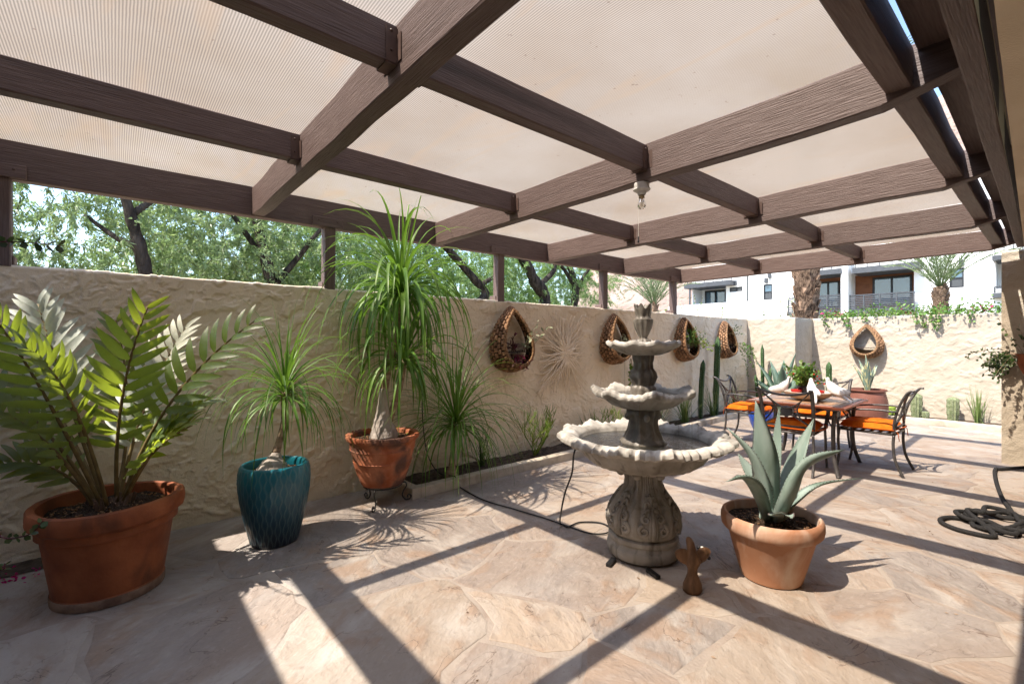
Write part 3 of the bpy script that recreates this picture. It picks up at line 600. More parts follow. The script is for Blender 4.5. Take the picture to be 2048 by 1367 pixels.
# ------------------------------------------------------------------ planting beds
bed = thing('planting_bed', 'narrow soil bed with pale concrete curb along the long wall', 'planter', (2.15, 3.95, 0))
def curb(a, b, wd, hgt, parent, seg=.5):
    o = timber('curb', (a[0], a[1], hgt), (b[0], b[1], hgt), wd, hgt + .02, MT['curb'], parent, seg, .003, Vector(parent.location)); return o
curb((2.06, 3.70), (9.97, 3.88), .1, .085, bed); curb((2.02, 4.19), (2.02, 3.655), .09, .083, bed)
def soil_sheet(P, parent, z, mat, n=14, amp=.03, seed=1):
    (xa, ya), (xb, yb), (xc, yc), (xd, yd) = P; V = []; m = max(4, int(n * .4)); b = Vector(parent.location)
    for j in range(m + 1):
        for i in range(n + 1):
            u, v = i / n, j / m; x = (xa * (1 - u) + xb * u) * (1 - v) + (xd * (1 - u) + xc * u) * v; y = (ya * (1 - u) + yb * u) * (1 - v) + (yd * (1 - u) + yc * u) * v
            V.append((x - b.x, y - b.y, z + amp * (rnd.random() - .5)))
    return MB().add(V, [(j * (n + 1) + i, j * (n + 1) + i + 1, (j + 1) * (n + 1) + i + 1, (j + 1) * (n + 1) + i) for j in range(m) for i in range(n)]).build('soil', mat, parent, True)
soil_sheet(((2.05, 3.72), (9.95, 3.9), (9.95, 4.22), (2.05, 4.22)), bed, .045, MT['bed_soil'], 110, .035)
bed2 = thing('cactus_bed', 'narrow soil bed with white curb below the sunlit back wall', 'planter', (10.5, 1.2, 0))
curb((10.36, 3.32), (10.36, -1.8), .12, .08, bed2); soil_sheet(((10.4, -1.8), (10.4, 3.3), (10.94, 3.3), (10.94, -1.8)), bed2, .045, MT['bed_soil'], 70, .03)
curb((9.9, 3.9), (9.9, 3.36), .1, .08, bed2)
dirt = tag(MB().add([(-3.4, 3.9, .004), (-.3, 3.98, .004), (.1, 4.16, .004), (.1, 4.21, .004), (-3.4, 4.21, .004)], [(0, 1, 2, 3, 4)]).build('soil_strip', MT['bed_soil']), kind='structure', label='dark strip of loose soil at the foot of the wall')
# ------------------------------------------------------------------ pots
def add_attr(me, name, vals):
    a = me.attributes.new(name, 'FLOAT', 'POINT'); a.data.foreach_set('value', list(vals))
def soil_disc(parent, r, z, mat=None, seed=0, amp=.02):
    g = random.Random(seed); m = MB(); rings = 7; n = 26; V = [(0, 0, z + amp)]
    for i in range(1, rings + 1):
        for j in range(n): V.append((r * i / rings * math.cos(2 * PI * j / n), r * i / rings * math.sin(2 * PI * j / n), z + (amp * (1 - i / rings) + g.uniform(-.5, .5) * amp)))
    F = [(0, 1 + j, 1 + (j + 1) % n) for j in range(n)]
    for i in range(rings - 1):
        for j in range(n): a = 1 + i * n; F.append((a + j, a + n + j, a + n + (j + 1) % n, a + (j + 1) % n))
    o = MB().add(V, F).build('soil', mat or MT['soil'], parent, True)
    s = MB()                                           # bark chips and perlite on top
    for k in range(int(900 * r)):
        q = r * .93 * math.sqrt(g.random()); th = g.uniform(0, 6.28); e = g.uniform(.003, .008)
        s.box((q * math.cos(th), q * math.sin(th), z + amp * (1 - q / r) + .003), (e * 2, e, e * .8), g.uniform(0, 3))
    tag(s.build('mulch_chips', MT['block_rim'] if seed % 2 else MT['block'], o), kind='stuff')
    return o
def sm(o, a=35): return smooth_by_angle(o, a)
cyc = thing('potted_cycad', 'large cycad with stiff oval leaflets in a big dark terracotta pot', 'potted plant', (-.02, 3.42, 0))
sm(MB().lathe([(.222, 0), (.236, .012), (.243, .05), (.24, .055), (.262, .2), (.263, .206), (.285, .36), (.30, .362), (.306, .372), (.306, .402), (.316, .41), (.334, .425), (.34, .45), (.338, .49), (.33, .506), (.312, .512), (.297, .505), (.292, .48), (.286, .42)], 72,
   mod=lambda t, i, r, z: (.004 * math.sin(3 * t + 1) * (1 if i > 6 else .4) + (.0025 * math.sin(17 * t) if 6 < i < 16 else 0), .004 * math.sin(2 * t + i * .2) if i > 8 else 0), cap1=False).build('pot', MT['terra_dark'], cyc))
sm(MB().lathe([(.2435, .004), (.2455, .02), (.2465, .046), (.2445, .05)], 72, cap0=False, cap1=False).build('lime_stain_band', MT['lime'], cyc, True))
soil_disc(cyc, .291, .44, seed=3, amp=.04)
m = MB(); g = random.Random(4)
for k in range(60):
    th = g.uniform(0, 6.28); q = g.uniform(0, .09); m.tube([(q * math.cos(th), q * math.sin(th), .44), ((q + .03) * math.cos(th), (q + .03) * math.sin(th), .47 + g.uniform(0, .07))], [.016, .004], 5)
tag(m.build('stem_base', MT['palm_bark'], cyc), kind='stuff')
def leaflet_mesh(name, ln, wd, mat, rows=6):
    V, F = [], []
    for i in range(rows + 1):
        u = i / rows; wv = wd * (max(0, math.sin(PI * (.08 + .92 * u) ** .8)) ** .55) * (1 if i < rows else .25) * (.28 if i == 0 else 1)
        z = .10 * ln * math.sin(u * PI * .9) - .05 * ln * u * u
        V += [(u * ln, -wv / 2, z + .12 * wv), (u * ln, 0, z), (u * ln, wv / 2, z + .12 * wv)]
    for i in range(rows):
        for j in (0, 1): F.append((i * 3 + j, i * 3 + j + 1, i * 3 + 4 + j, i * 3 + 3 + j))
    return MB().add(V, F).mesh(name, mat, True)
LM = [leaflet_mesh('leaflet', 1, .225, MT['frond']), leaflet_mesh('leaflet', 1, .205, MT['frond'])]
LMF = [leaflet_mesh('leaflet', 1, .215, MT['frond_glare']), leaflet_mesh('leaflet', 1, .2, MT['frond_glare'])]
def frond(parent, base, mid, tip, pairs=11, ln=.185, face=None, start=.34, g=rnd, lm=None):
    b = Vector(parent.location); P = [Vector(base)] + [p - b for p in (mid, tip)]
    pts = []
    for i in range(25):
        t = i / 24; pts.append(P[0] * (1 - t) ** 2 + (P[1] * 2 - (P[0] + P[2]) * .5) * (2 * t * (1 - t)) + P[2] * t * t)
    pts, fr = frames(pts); rad = [.0095 * (1 - .72 * i / 24) + .0015 for i in range(25)]
    ra = MB().tube(pts, rad, 7).build('frond', MT['rachis'], parent, True)
    fc = Vector(face) if face else Vector((0, 0, 1))
    for k in range(pairs * 2):
        u = start + (1 - start) * ((k // 2) + .5 * (k % 2)) / (pairs - .3); u = min(u, .995); x = u * 24; i = min(23, int(x)); p = pts[i].lerp(pts[i + 1], x - i); t = fr[i][0]
        s = t.cross(fc); s = s.normalized() * (1 if k % 2 else -1); n0 = s.cross(t) if k % 2 else t.cross(s); n0.normalize()
        q = (u - start) / (1 - start); a = R(24 + 34 * q + g.uniform(-4, 4)); d = (s * math.cos(a) + t * math.sin(a) + n0 * (.10 + g.uniform(-.1, .12))).normalized()
        yv = n0.cross(d).normalized(); yv = (yv + n0 * g.uniform(-.12, .12)).normalized(); zv = d.cross(yv)
        L = ln * (.62 + .5 * math.sin(PI * min(1, .15 + q * .85))) * g.uniform(.92, 1.06)
        o = link('leaflet', (lm or LM)[k % 2], None, ra); Mx = Matrix((d * L, yv * L, zv * L)).transposed().to_4x4(); Mx.translation = p; o.matrix_local = Mx
base = lambda dx, dy: (dx, dy, .46)
FR = [((-.02, .02), (138, 800, 2.56), (76, 608, 2.6), (-.36, -.70, .62)), ((-.02, .05), (120, 830, 2.85), (40, 690, 3.0), (-.2, -1, .5)),
      ((.03, .0), (243, 805, 2.54), (296, 612, 2.52), (-.1, -1, .35)), ((.04, .03), (290, 815, 2.8), (372, 655, 3.0), (-.3, -.6, 1)),
      ((.05, .0), (345, 800, 2.7), (512, 640, 2.8), (-.3, -.75, .7)), ((.05, -.02), (330, 872, 2.68), (412, 812, 2.8), (-.3, -.3, 1)),
      ((.05, -.03), (300, 912, 2.55), (385, 850, 2.62), (-.2, -.2, 1)), ((-.03, -.02), (95, 800, 2.36), (-8, 640, 2.2), (.2, -1, .6)),
      ((-.01, -.04), (140, 800, 2.36), (36, 690, 2.16), (.5, -.7, .9)), ((-.05, -.02), (75, 870, 2.36), (-75, 800, 2.2), (.3, -.5, 1)),
      ((-.05, .0), (80, 850, 2.5), (-95, 720, 2.45), (.3, -.6, 1)), ((-.06, .0), (100, 935, 2.5), (-30, 940, 2.36), (0, -.6, 1)),
      ((.02, .04), (255, 820, 2.85), (232, 640, 2.98), (.1, -1, .5))]
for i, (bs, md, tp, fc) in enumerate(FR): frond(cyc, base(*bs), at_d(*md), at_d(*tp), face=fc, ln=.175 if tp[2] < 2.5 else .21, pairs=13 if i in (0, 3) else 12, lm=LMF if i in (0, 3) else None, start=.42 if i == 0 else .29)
# ------------------------------------------------------------------ ponytail palms
LEAFN = 11
def strap_leaf(parent, p0, d0, L, wd, k, mat, g):
    p = Vector(p0); d = Vector(d0).normalized(); pts = [p.copy()]; st = L / LEAFN; tw = Vector((g.gauss(0, .25), g.gauss(0, .25), 0))
    for i in range(LEAFN):
        d = (d + (Vector((0, 0, -1)) + tw * .35) * (k * st * (.5 + 1.2 * i / LEAFN))).normalized(); p = p + d * st; pts.append(p.copy())
    ws = [wd * (.75 if i == 0 else min(1, (1 - i / (LEAFN + .2)) * 1.7)) for i in range(LEAFN + 1)]
    return MB().ribbon(pts, ws, .22, g.uniform(-.3, .3)).build('leaf', mat, parent, True)
def crown(parent, c, n, L, wd, mat, seed, k=2.2, r0=.03, maxinc=105):
    g = random.Random(seed)
    for i in range(n):
        u = i / n; inc = R(4 + (maxinc - 4) * u ** .8); az = i * 2.39996 + g.uniform(-.25, .25); le = L * (.72 + .33 * math.sin(PI * min(1, u + .15))) * g.uniform(.75, 1.1)
        d = (math.sin(inc) * math.cos(az), math.sin(inc) * math.sin(az), math.cos(inc))
        strap_leaf(parent, Vector(c) + Vector((d[0] * r0, d[1] * r0, -.10 * u + .02)), d, le, wd * g.uniform(.7, 1.15), k * g.uniform(.55, 1.4) * (.22 + 1.0 * u), mat, g)
pt = thing('potted_ponytail_palm', 'ponytail palm with one shaggy head in a tall teal glazed pot', 'potted plant', (.84, 3.51, 0))
prof = [(.135, 0), (.148, .008), (.165, .08), (.187, .17), (.206, .27), (.22, .36), (.226, .43), (.222, .49), (.214, .525), (.208, .537), (.198, .54), (.19, .532), (.187, .5), (.19, .45)]
pr2 = []
for i in range(len(prof) - 1):
    kk = 5 if i < 8 else 2
    for j in range(kk): t = j / kk; pr2.append((prof[i][0] * (1 - t) + prof[i + 1][0] * t, prof[i][1] * (1 - t) + prof[i + 1][1] * t))
pr2.append(prof[-1]); rid = []
def ridge(th, z):
    NL = 46; u = th / (2 * PI) * NL; best = 9
    for k in (math.floor(u) - 1, math.floor(u), math.floor(u) + 1, math.floor(u) + 2):
        best = min(best, abs(u - (k + .22 * (-1) ** (k % 2) * math.sin(z * 62))))
    return max(0, 1 - best / .2)
def tmod(th, i, r, z):
    v = ridge(th, z) if .02 < z < .53 and i < 44 else 0; rid.append(v); return (.0035 * v, 0)
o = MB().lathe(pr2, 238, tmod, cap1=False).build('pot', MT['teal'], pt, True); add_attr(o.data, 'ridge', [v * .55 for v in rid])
soil_disc(pt, .189, .475, seed=5)
def stem(parent, pts, rads, mat, n=12, name='trunk', sub=5):
    P = spline(pts, sub); rr = []
    for i in range(len(rads) - 1):
        for j in range(sub): rr.append(rads[i] + (rads[i + 1] - rads[i]) * j / sub)
    rr.append(rads[-1]); rr = [q * (1 + rnd.uniform(-.05, .05)) for q in rr]
    return MB().tube(P, rr, n).build(name, mat, parent, True)
stem(pt, [(-.01, 0, .46), (-.01, 0, .49), (-.005, 0, .53), (.0, 0, .57), (.005, 0, .61)], [.1, .105, .085, .05, .03], MT['bark_grey'], 16, 'caudex')
stem(pt, [(.005, 0, .6), (.03, -.01, .70), (.055, -.01, .82), (.06, 0, .95), (.062, 0, 1.02)], [.03, .022, .02, .022, .03], MT['bark_tan'])
crown(pt, (.062, 0, 1.04), 130, .76, .0145, MT['strap'], 11, 6.6, .03, 88)
pk = thing('potted_tall_ponytail_palm', 'tall two-headed ponytail palm in a scalloped rusty terracotta pot', 'potted plant', (1.73, 3.72, .175))
sm(MB().lathe([(.12, .0), (.165, .004), (.185, .03), (.215, .12), (.24, .2), (.243, .206), (.24, .212), (.256, .27), (.262, .30), (.266, .305), (.263, .312), (.272, .37), (.285, .385), (.292, .4), (.289, .418), (.272, .424), (.255, .415), (.25, .37)], 96,
   mod=lambda t, i, r, z: ((.007 * abs(math.sin(21 * t)) * 1.8 if i in (12, 13, 14) else .003 * math.sin(4 * t + i)), .009 * abs(math.sin(21 * t)) if i in (13, 14) else 0), cap1=False).build('pot', MT['terra_rust'], pk))
soil_disc(pk, .252, .375, seed=8)
stem(pk, [(.01, 0, .36), (.01, 0, .41), (.0, 0, .50), (.0, 0, .60), (.005, 0, .72), (.01, 0, .80)], [.12, .118, .085, .055, .042, .036], MT['bark_grey'], 18, 'caudex')
stem(pk, [(.01, 0, .78), (.03, -.02, .95), (.09, -.03, 1.2), (.13, -.02, 1.45), (.16, 0, 1.64)], [.035, .034, .032, .03, .036], MT['bark_tan'])
stem(pk, [(.045, -.01, .5), (.09, -.03, .66), (.14, -.05, .85), (.16, -.06, 1.05)], [.03, .028, .026, .03], MT['bark_tan'])
crown(pk, (.165, 0, 1.66), 145, 1.1, .030, MT['strap'], 21, 7.5, .035, 86)
crown(pk, (.165, -.06, 1.06), 84, .9, .028, MT['strap'], 22, 6.5, .03, 88)
st = thing('plant_stand', 'low black wrought iron plant stand with scrolled feet', 'plant stand', (1.73, 3.72, 0))
MB().tube([(.155 * math.cos(2 * PI * k / 28), .155 * math.sin(2 * PI * k / 28), .165) for k in range(29)], .007, 8).build('ring', MT['iron'], st, True)
for k in range(3):
    a = R(-160 + 120 * k + 25); c_, s_ = math.cos(a), math.sin(a)
    pr = [(.155, .165), (.19, .16), (.20, .13), (.175, .09), (.165, .05), (.19, .012), (.225, .012), (.24, .035), (.225, .052), (.208, .042), (.212, .028)]
    MB().tube(spline([(r * c_, r * s_, z) for r, z in pr], 5), .0065, 8).build('leg', MT['iron'], st, True)
p3 = at_floor(903, 957, .05); pgd = thing('bed_ponytail_palm', 'low ponytail palm growing in the wall bed beside the fountain cable', 'palm', (p3.x, min(p3.y, 4.02), .04))
stem(pgd, [(0, 0, -.02), (0, 0, .05), (.005, 0, .12), (.01, 0, .25), (.02, -.005, .40), (.03, -.01, .52)], [.07, .06, .035, .024, .022, .03], MT['bark_tan'])
crown(pgd, (.035, -.02, .58), 165, 1.0, .0165, MT['strap'], 31, 4.2, .03, 92)
# ------------------------------------------------------------------ potted agave
def agave_leaf(parent, pts, wd, mat, th=.10, gut=.25, spines=True, up=(0, 0, 1), prof=None, name='leaf', spmat=None):
    P = spline(pts, 5); P, fr = frames(P); n = len(P); m = MB(); E0, E1 = [], []; U = Vector(up); last = None
    for i, (p, (t, a, b)) in enumerate(zip(P, fr)):
        u = i / (n - 1); q = wd * ((.62 + .38 * math.sin(min(1, u / .45) * PI / 2)) if u < .45 else (1 - ((u - .45) / .55) ** 1.7)) + .0012
        sd = t.cross(U)
        if sd.length < .2: sd = last if last else a
        sd.normalize()
        if last and sd.dot(last) < 0: sd = -sd
        last = sd; nn = sd.cross(t).normalized(); tk = th * q * (1 - .6 * u) + .001
        for x, zt in ((-1, 0), (-.55, -.6), (0, -1), (.55, -.6), (1, 0)): m.v.append(tuple(p + sd * (x * q / 2) + nn * (gut * q * x * x)))
        for x in (.6, 0, -.6): m.v.append(tuple(p + sd * (x * q / 2) + nn * (gut * q * x * x - tk * 2.2 * (1 - .35 * x * x))))
        E0.append(p - sd * q / 2 + nn * gut * q); E1.append(p + sd * q / 2 + nn * gut * q)
    for i in range(n - 1):
        for j in range(8): m.f.append((i * 8 + j, i * 8 + (j + 1) % 8, i * 8 + 8 + (j + 1) % 8, i * 8 + 8 + j))
    m.f.append(tuple(range(8))[::-1]); m.f.append(tuple((n - 1) * 8 + j for j in range(8)))
    o = m.build(name, mat, parent, True)
    if spines:
        s = MB()
        for E, sg in ((E0, -1), (E1, 1)):
            for i in range(3, n - 2):
                for f in (0, .5):
                    p = E[i].lerp(E[i + 1], f); t = (E[i + 1] - E[i]).normalized(); d = (E[i] - P[i]).normalized(); s.tube([p - d * .002, p + d * .006 + t * .004], [.0022, .0003], 4)
        s.tube([P[-2], P[-1] + (P[-1] - P[-2]).normalized() * .015], [.002, .0004], 5)
        tag(s.build('spines', spmat or MT['spine'], o), kind='stuff')
    return o
ag = thing('potted_agave', 'blue-green agave with toothed leaves in a pale terracotta pot', 'potted plant', (2.93, 1.10, 0)); AL = Vector(ag.location)
sm(MB().lathe([(.152, 0), (.163, .006), (.168, .02), (.235, .27), (.239, .275), (.255, .277), (.266, .29), (.271, .315), (.270, .345), (.264, .362), (.253, .37), (.243, .366), (.237, .35), (.229, .30)], 72, mod=lambda t, i, r, z: (.0025 * math.sin(2 * t + .7), 0), cap1=False).build('pot', MT['terra_light'], ag))
soil_disc(ag, .234, .315, seed=6)
def apx(*q): return at_d(*q) - AL
bC = Vector((.0, 0, .325))
AGL = [([bC + Vector((-.02, .01, 0)), apx(1529, 960, 2.72), apx(1525, 890, 2.68), apx(1511, 800, 2.66)], .115),
       ([bC + Vector((-.03, .02, 0)), apx(1530, 985, 2.7), apx(1502, 910, 2.68), apx(1455, 855, 2.7)], .06),
       ([bC + Vector((-.04, 0, 0)), apx(1515, 985, 2.62), apx(1490, 955, 2.5), apx(1452, 962, 2.44)], .07),
       ([bC + Vector((.0, .03, 0)), apx(1548, 960, 2.82), apx(1555, 880, 2.86), apx(1558, 815, 2.86)], .05),
       ([bC + Vector((.02, .02, 0)), apx(1575, 970, 2.86), apx(1600, 905, 2.92), apx(1628, 836, 2.96)], .085),
       ([bC + Vector((.03, -.03, 0)), apx(1580, 990, 2.62), apx(1612, 930, 2.6), apx(1688, 899, 2.66)], .105),
       ([bC + Vector((.04, -.02, 0)), apx(1592, 1000, 2.72), apx(1640, 968, 2.74), apx(1726, 955, 2.8)], .05),
       ([bC + Vector((-.03, .03, 0)), apx(1535, 1000, 2.84), apx(1500, 945, 2.94), apx(1475, 905, 3.0)], .07),
       ([bC + Vector((.02, .04, 0)), apx(1565, 985, 2.95), apx(1590, 920, 3.05), apx(1600, 870, 3.1)], .07),
       ([bC + Vector((-.01, -.03, 0)), apx(1558, 1030, 2.58), apx(1548, 1028, 2.52), apx(1540, 1030, 2.49)], .045),
       ([bC + Vector((.01, -.03, 0)), apx(1575, 1030, 2.6), apx(1580, 1032, 2.55), apx(1584, 1036, 2.52)], .04)]
for P, wd in AGL:
    v = (P[2] - P[0]); hd = Vector((v.x, v.y, 0)); inward = Vector((-hd.x, -hd.y, 0)).normalized() if hd.length > 1e-3 else Vector((-1, -.6, 0))
    agave_leaf(ag, P, wd * 1.34, MT['agave'], up=(inward.x, inward.y, .6), gut=.16)
m = MB()
for k in range(5):
    a = k * 1.3; m.tube([(bC.x, bC.y, .30), (bC.x + .02 * math.cos(a), bC.y + .02 * math.sin(a), .36)], [.04, .02], 8)
m.build('heart', MT['lime_leaf'], ag, True)
# ------------------------------------------------------------------ fountain
ft = thing('fountain', 'three-tier cast stone fountain with scalloped bowls and carved pedestal', 'fountain', (2.62, 1.76, 0), R(20))
def turned(name, prof, mod=None, n=160, lime=None, parent=ft, sub=1, cap0=True, cap1=True, mat=None, ang=50):
    P = []; LI = []
    for i in range(len(prof) - 1):
        for j in range(sub):
            t = j / sub; P.append((prof[i][0] * (1 - t) + prof[i + 1][0] * t, prof[i][1] * (1 - t) + prof[i + 1][1] * t)); LI.append((lime[i] * (1 - t) + lime[i + 1] * t) if lime else .12)
    P.append(prof[-1]); LI.append(lime[-1] if lime else .12)
    md = (lambda th, i, r, z: mod(th, i / sub, r, z)) if mod else None
    o = MB().lathe(P, n, md, cap0=cap0, cap1=cap1).build(name, mat or MT['stone'], parent); smooth_by_angle(o, ang)
    add_attr(o.data, 'lime', [LI[i] for i in range(len(P)) for j in range(n)]); return o
turned('plinth', [(.20, .012), (.222, .016), (.232, .04), (.23, .075), (.216, .09), (.212, .105), (.222, .118), (.220, .14), (.2, .15)], n=64, sub=2)
PED = [(.2, .148), (.214, .165), (.224, .20), (.226, .245), (.216, .29), (.192, .335), (.16, .38), (.132, .42), (.112, .455), (.106, .49), (.11, .52), (.13, .54), (.16, .552), (.172, .56), (.168, .575)]
def ped_r(z):
    for (r0, z0), (r1, z1) in zip(PED, PED[1:]):
        if z0 <= z <= z1: return r0 + (r1 - r0) * (z - z0) / (z1 - z0)
    return PED[0][0] if z < PED[0][1] else PED[-1][0]
def pedmod(th, i, r, z):
    if z < .17: return (0, 0)
    k = (th * 6 / (2 * PI) + .5) % 1 - .5; return (.012 * math.exp(-(k / .10) ** 2) - .006 * math.exp(-((abs(k) - .17) / .05) ** 2) + (.004 * math.cos(48 * th) if z > .43 else 0), 0)
turned('pedestal', PED, pedmod, 180, sub=4, ang=60)
lf = MB()
def on_ped(ph, z, off): r = ped_r(z) + off; return Vector((r * math.cos(ph), r * math.sin(ph), z))
def relief(path, r, sq=1): lf.tube([on_ped(a, z, .003) for a, z in path], r, 8)
def spiral(a0, z0, s, R0, turns=1.35, n=20): return [(a0 + s * (R0 * (1 - .8 * i / n)) * math.cos(PI * .5 - i / n * turns * 2 * PI) / max(.1, ped_r(z0)), z0 + R0 * (1 - .8 * i / n) * math.sin(PI * .5 - i / n * turns * 2 * PI)) for i in range(n + 1)]
A0 = PI / 6
for s_ in (-1, 1):
    relief(spiral(A0 + s_ * .26, .225, s_, .034), [.014 - .0004 * i for i in range(21)]); relief(spiral(A0 + s_ * .20, .292, s_, .026), [.012 - .0004 * i for i in range(21)])
    relief([(A0 + s_ * q, z) for q, z in ((.05, .33), (.12, .345), (.19, .335), (.225, .31))], [.011, .013, .012, .006]); relief([(A0 + s_ * q, z) for q, z in ((.04, .36), (.11, .382), (.18, .375), (.22, .352))], [.010, .013, .012, .005]); relief([(A0 + s_ * q, z) for q, z in ((.03, .385), (.08, .412), (.14, .41), (.18, .39))], [.008, .011, .010, .005])
    relief([(A0 + s_ * q, z) for q, z in ((.10, .175), (.09, .22), (.075, .28), (.055, .34), (.03, .40))], [.010, .010, .009, .008, .006])
relief([(A0, z) for z in (.17, .22, .28, .34, .40, .425)], [.016, .017, .015, .013, .014, .007])
lfm = lf.mesh('carved_leaf', MT['stone'], True); add_attr(lfm, 'lime', [.2] * len(lfm.vertices))
for k in range(6): link('carved_leaf', lfm, None, ft, rot=(0, 0, 2 * PI * k / 6))
for k in range(6):                                    # rolled leaf tips, under the big bowl
    a = 2 * PI * k / 6; MB().ball((.145 * math.cos(a), .145 * math.sin(a), .535), (.03, .03, .03), 10, 8).build('scroll', MT['stone'], ft, True)
def bowl(name, prof, lobes, aR, aZ, flute, fl, i0, i1, lime, n=224, sub=3):
    prof = [(r * .925, z) for r, z in prof]
    def md(th, i, r, z):
        q = 0 if i < i0 else (1 if i <= i1 else max(0, 1 - (i - i1) / 1.6)); ramp = min(1, max(0, (i - i0 + 1.2) / 2)) if i < i0 + 1 else q
        lb = math.cos(lobes * th); f = math.cos(flute * th)
        body = .0045 * math.cos(flute * .5 * th) if i < i0 else 0
        return (ramp * (aR * lb + fl * f) + body, ramp * (aZ * (lb * .6 + .4 * abs(lb)) + fl * .6 * f))
    return turned(name, prof, md, n, lime, sub=sub, ang=70)
bowl('large_bowl', [(.10, .565), (.27, .568), (.34, .585), (.40, .625), (.43, .665), (.447, .695), (.50, .712), (.552, .716), (.575, .728), (.572, .752), (.54, .772), (.49, .768), (.45, .745), (.43, .71), (.40, .68), (.30, .655), (.06, .65)], 12, .022, .018, 60, .0105, 6, 10, [.12, .12, .12, .15, .15, .2, .3, .4, .8, 1.1, 1.2, 1.1, .8, .5, .3, .2, .2], 240)
MB().lathe([(.402, 0), (.36, .001), (.25, .0), (.15, .002), (.02, .001)], 64, cap0=False).build('water', MT['water'], ft, True, loc=(0, 0, .718))
def colmod(th, i, r, z): return (.007 * math.cos(8 * th) * (1 if r < .12 else .6), 0)
turned('lower_column', [(.13, .66), (.148, .70), (.146, .725), (.12, .755), (.098, .80), (.088, .85), (.092, .885), (.104, .905), (.102, .925), (.09, .945)], colmod, 80, sub=3, mat=MT['wet_stone'])
for k in range(4):
    a = 2 * PI * (k + .3) / 4; MB().ball((.098 * math.cos(a), .098 * math.sin(a), .888), (.02, .02, .024), 10, 8).build('scroll', MT['stone'], ft, True)
bowl('middle_bowl', [(.07, .938), (.15, .942), (.215, .962), (.255, .99), (.285, 1.012), (.318, 1.012), (.335, 1.02), (.338, 1.04), (.318, 1.058), (.28, 1.05), (.25, 1.02), (.2, .99), (.05, .985)], 7, .024, .026, 42, .005, 4, 8, [.3, .4, .3, .3, .4, .5, .9, 1.2, 1.2, 1.0, .6, .3, .3], 196)
MB().lathe([(.238, 0), (.18, .002), (.1, 0), (.02, .001)], 48, cap0=False).build('water', MT['water'], ft, True, loc=(0, 0, 1.028))
turned('upper_column', [(.075, .99), (.08, 1.03), (.078, 1.075), (.066, 1.09), (.078, 1.12), (.088, 1.145), (.08, 1.175), (.062, 1.20), (.058, 1.235), (.066, 1.26), (.066, 1.285), (.055, 1.292)], lambda th, i, r, z: (.005 * math.cos(8 * th), 0), 72, sub=3, mat=MT['wet_stone'])
bowl('small_bowl', [(.05, 1.282), (.11, 1.286), (.17, 1.305), (.205, 1.325), (.232, 1.335), (.245, 1.345), (.245, 1.362), (.228, 1.372), (.2, 1.362), (.16, 1.34), (.05, 1.335)], 10, .009, .010, 30, .002, 4, 7, [.3, .3, .2, .3, .7, 1.1, 1.2, 1.2, .8, .4, .3], 160)
turned('finial', [(.05, 1.34), (.052, 1.372), (.044, 1.385), (.026, 1.392), (.024, 1.402), (.036, 1.425), (.052, 1.46), (.060, 1.495), (.061, 1.515), (.05, 1.522), (.044, 1.535), (.05, 1.56), (.057, 1.60), (.048, 1.602), (.036, 1.57), (.02, 1.55)], lambda th, i, r, z: (.003 * math.cos(10 * th) if z < 1.52 else .004 * math.cos(6 * th), (.017 * math.cos(6 * th) if 11.4 < i < 13.6 else 0)), 72, sub=2, mat=MT['wet_stone'])
for k, (x, y, z0, z1) in enumerate(((-.244, .05, 1.34, 1.04), (-.325, -.06, 1.0, .73), (.1, -.318, 1.0, .73), (-.1, -.312, 1.0, .73), (.28, -.17, 1.0, .73))):      # thin falling threads
    MB().tube([(x, y, z0), (x * 1.01, y * 1.01, (z0 + z1) / 2), (x * 1.01, y * 1.01, z1)], [.0016, .0012, .001], 5).build('water_thread', MT['bulb'], ft)
for (px, py, rz) in ((1222, 1127, .3), (1306, 1150, 1.2)):
    p = at_floor(px, py); o = MB().box((0, 0, .012), (.10, .03, .018)).build('levelling_shim', MT['rubber'], None, loc=(p.x, p.y, 0), rot=(0, 0, rz)); tag(o, 'small dark shim under the fountain base, ' + ('at its left edge' if px < 1250 else 'at its front'), 'shim', 'levelling shims')
# pump cable
cb = [at_floor(878, 700, 0) * 0 + Vector((2.36, 4.17, 1.0)), Vector((2.36, 4.16, .6)), Vector((2.39, 4.12, .25)), Vector((2.42, 3.95, .09)), Vector((2.44, 3.69, .105)), at_floor(905, 965) + Vector((0, 0, .012)), at_floor(960, 998), at_floor(1030, 1020), at_floor(1090, 1038), at_floor(1130, 1052), at_floor(1180, 1068), at_floor(1212, 1068), at_floor(1221, 1058), at_floor(1200, 1047), at_floor(1160, 1046), at_floor(1135, 1055), at_floor(1121, 1048), at_d(1122, 1025, 3.05), at_d(1130, 985, 3.0), at_d(1144, 945, 2.96), at_d(1148, 906, 2.94), at_d(1160, 880, 2.97)]
cb = [Vector((p.x, p.y, max(p.z, .009))) for p in cb]
tag(MB().tube(spline(cb, 7), .0055, 8).build('pump_cable', MT['rubber'], None, True), 'thin black pump cable running from the wall bed to the fountain bowl', 'cable')
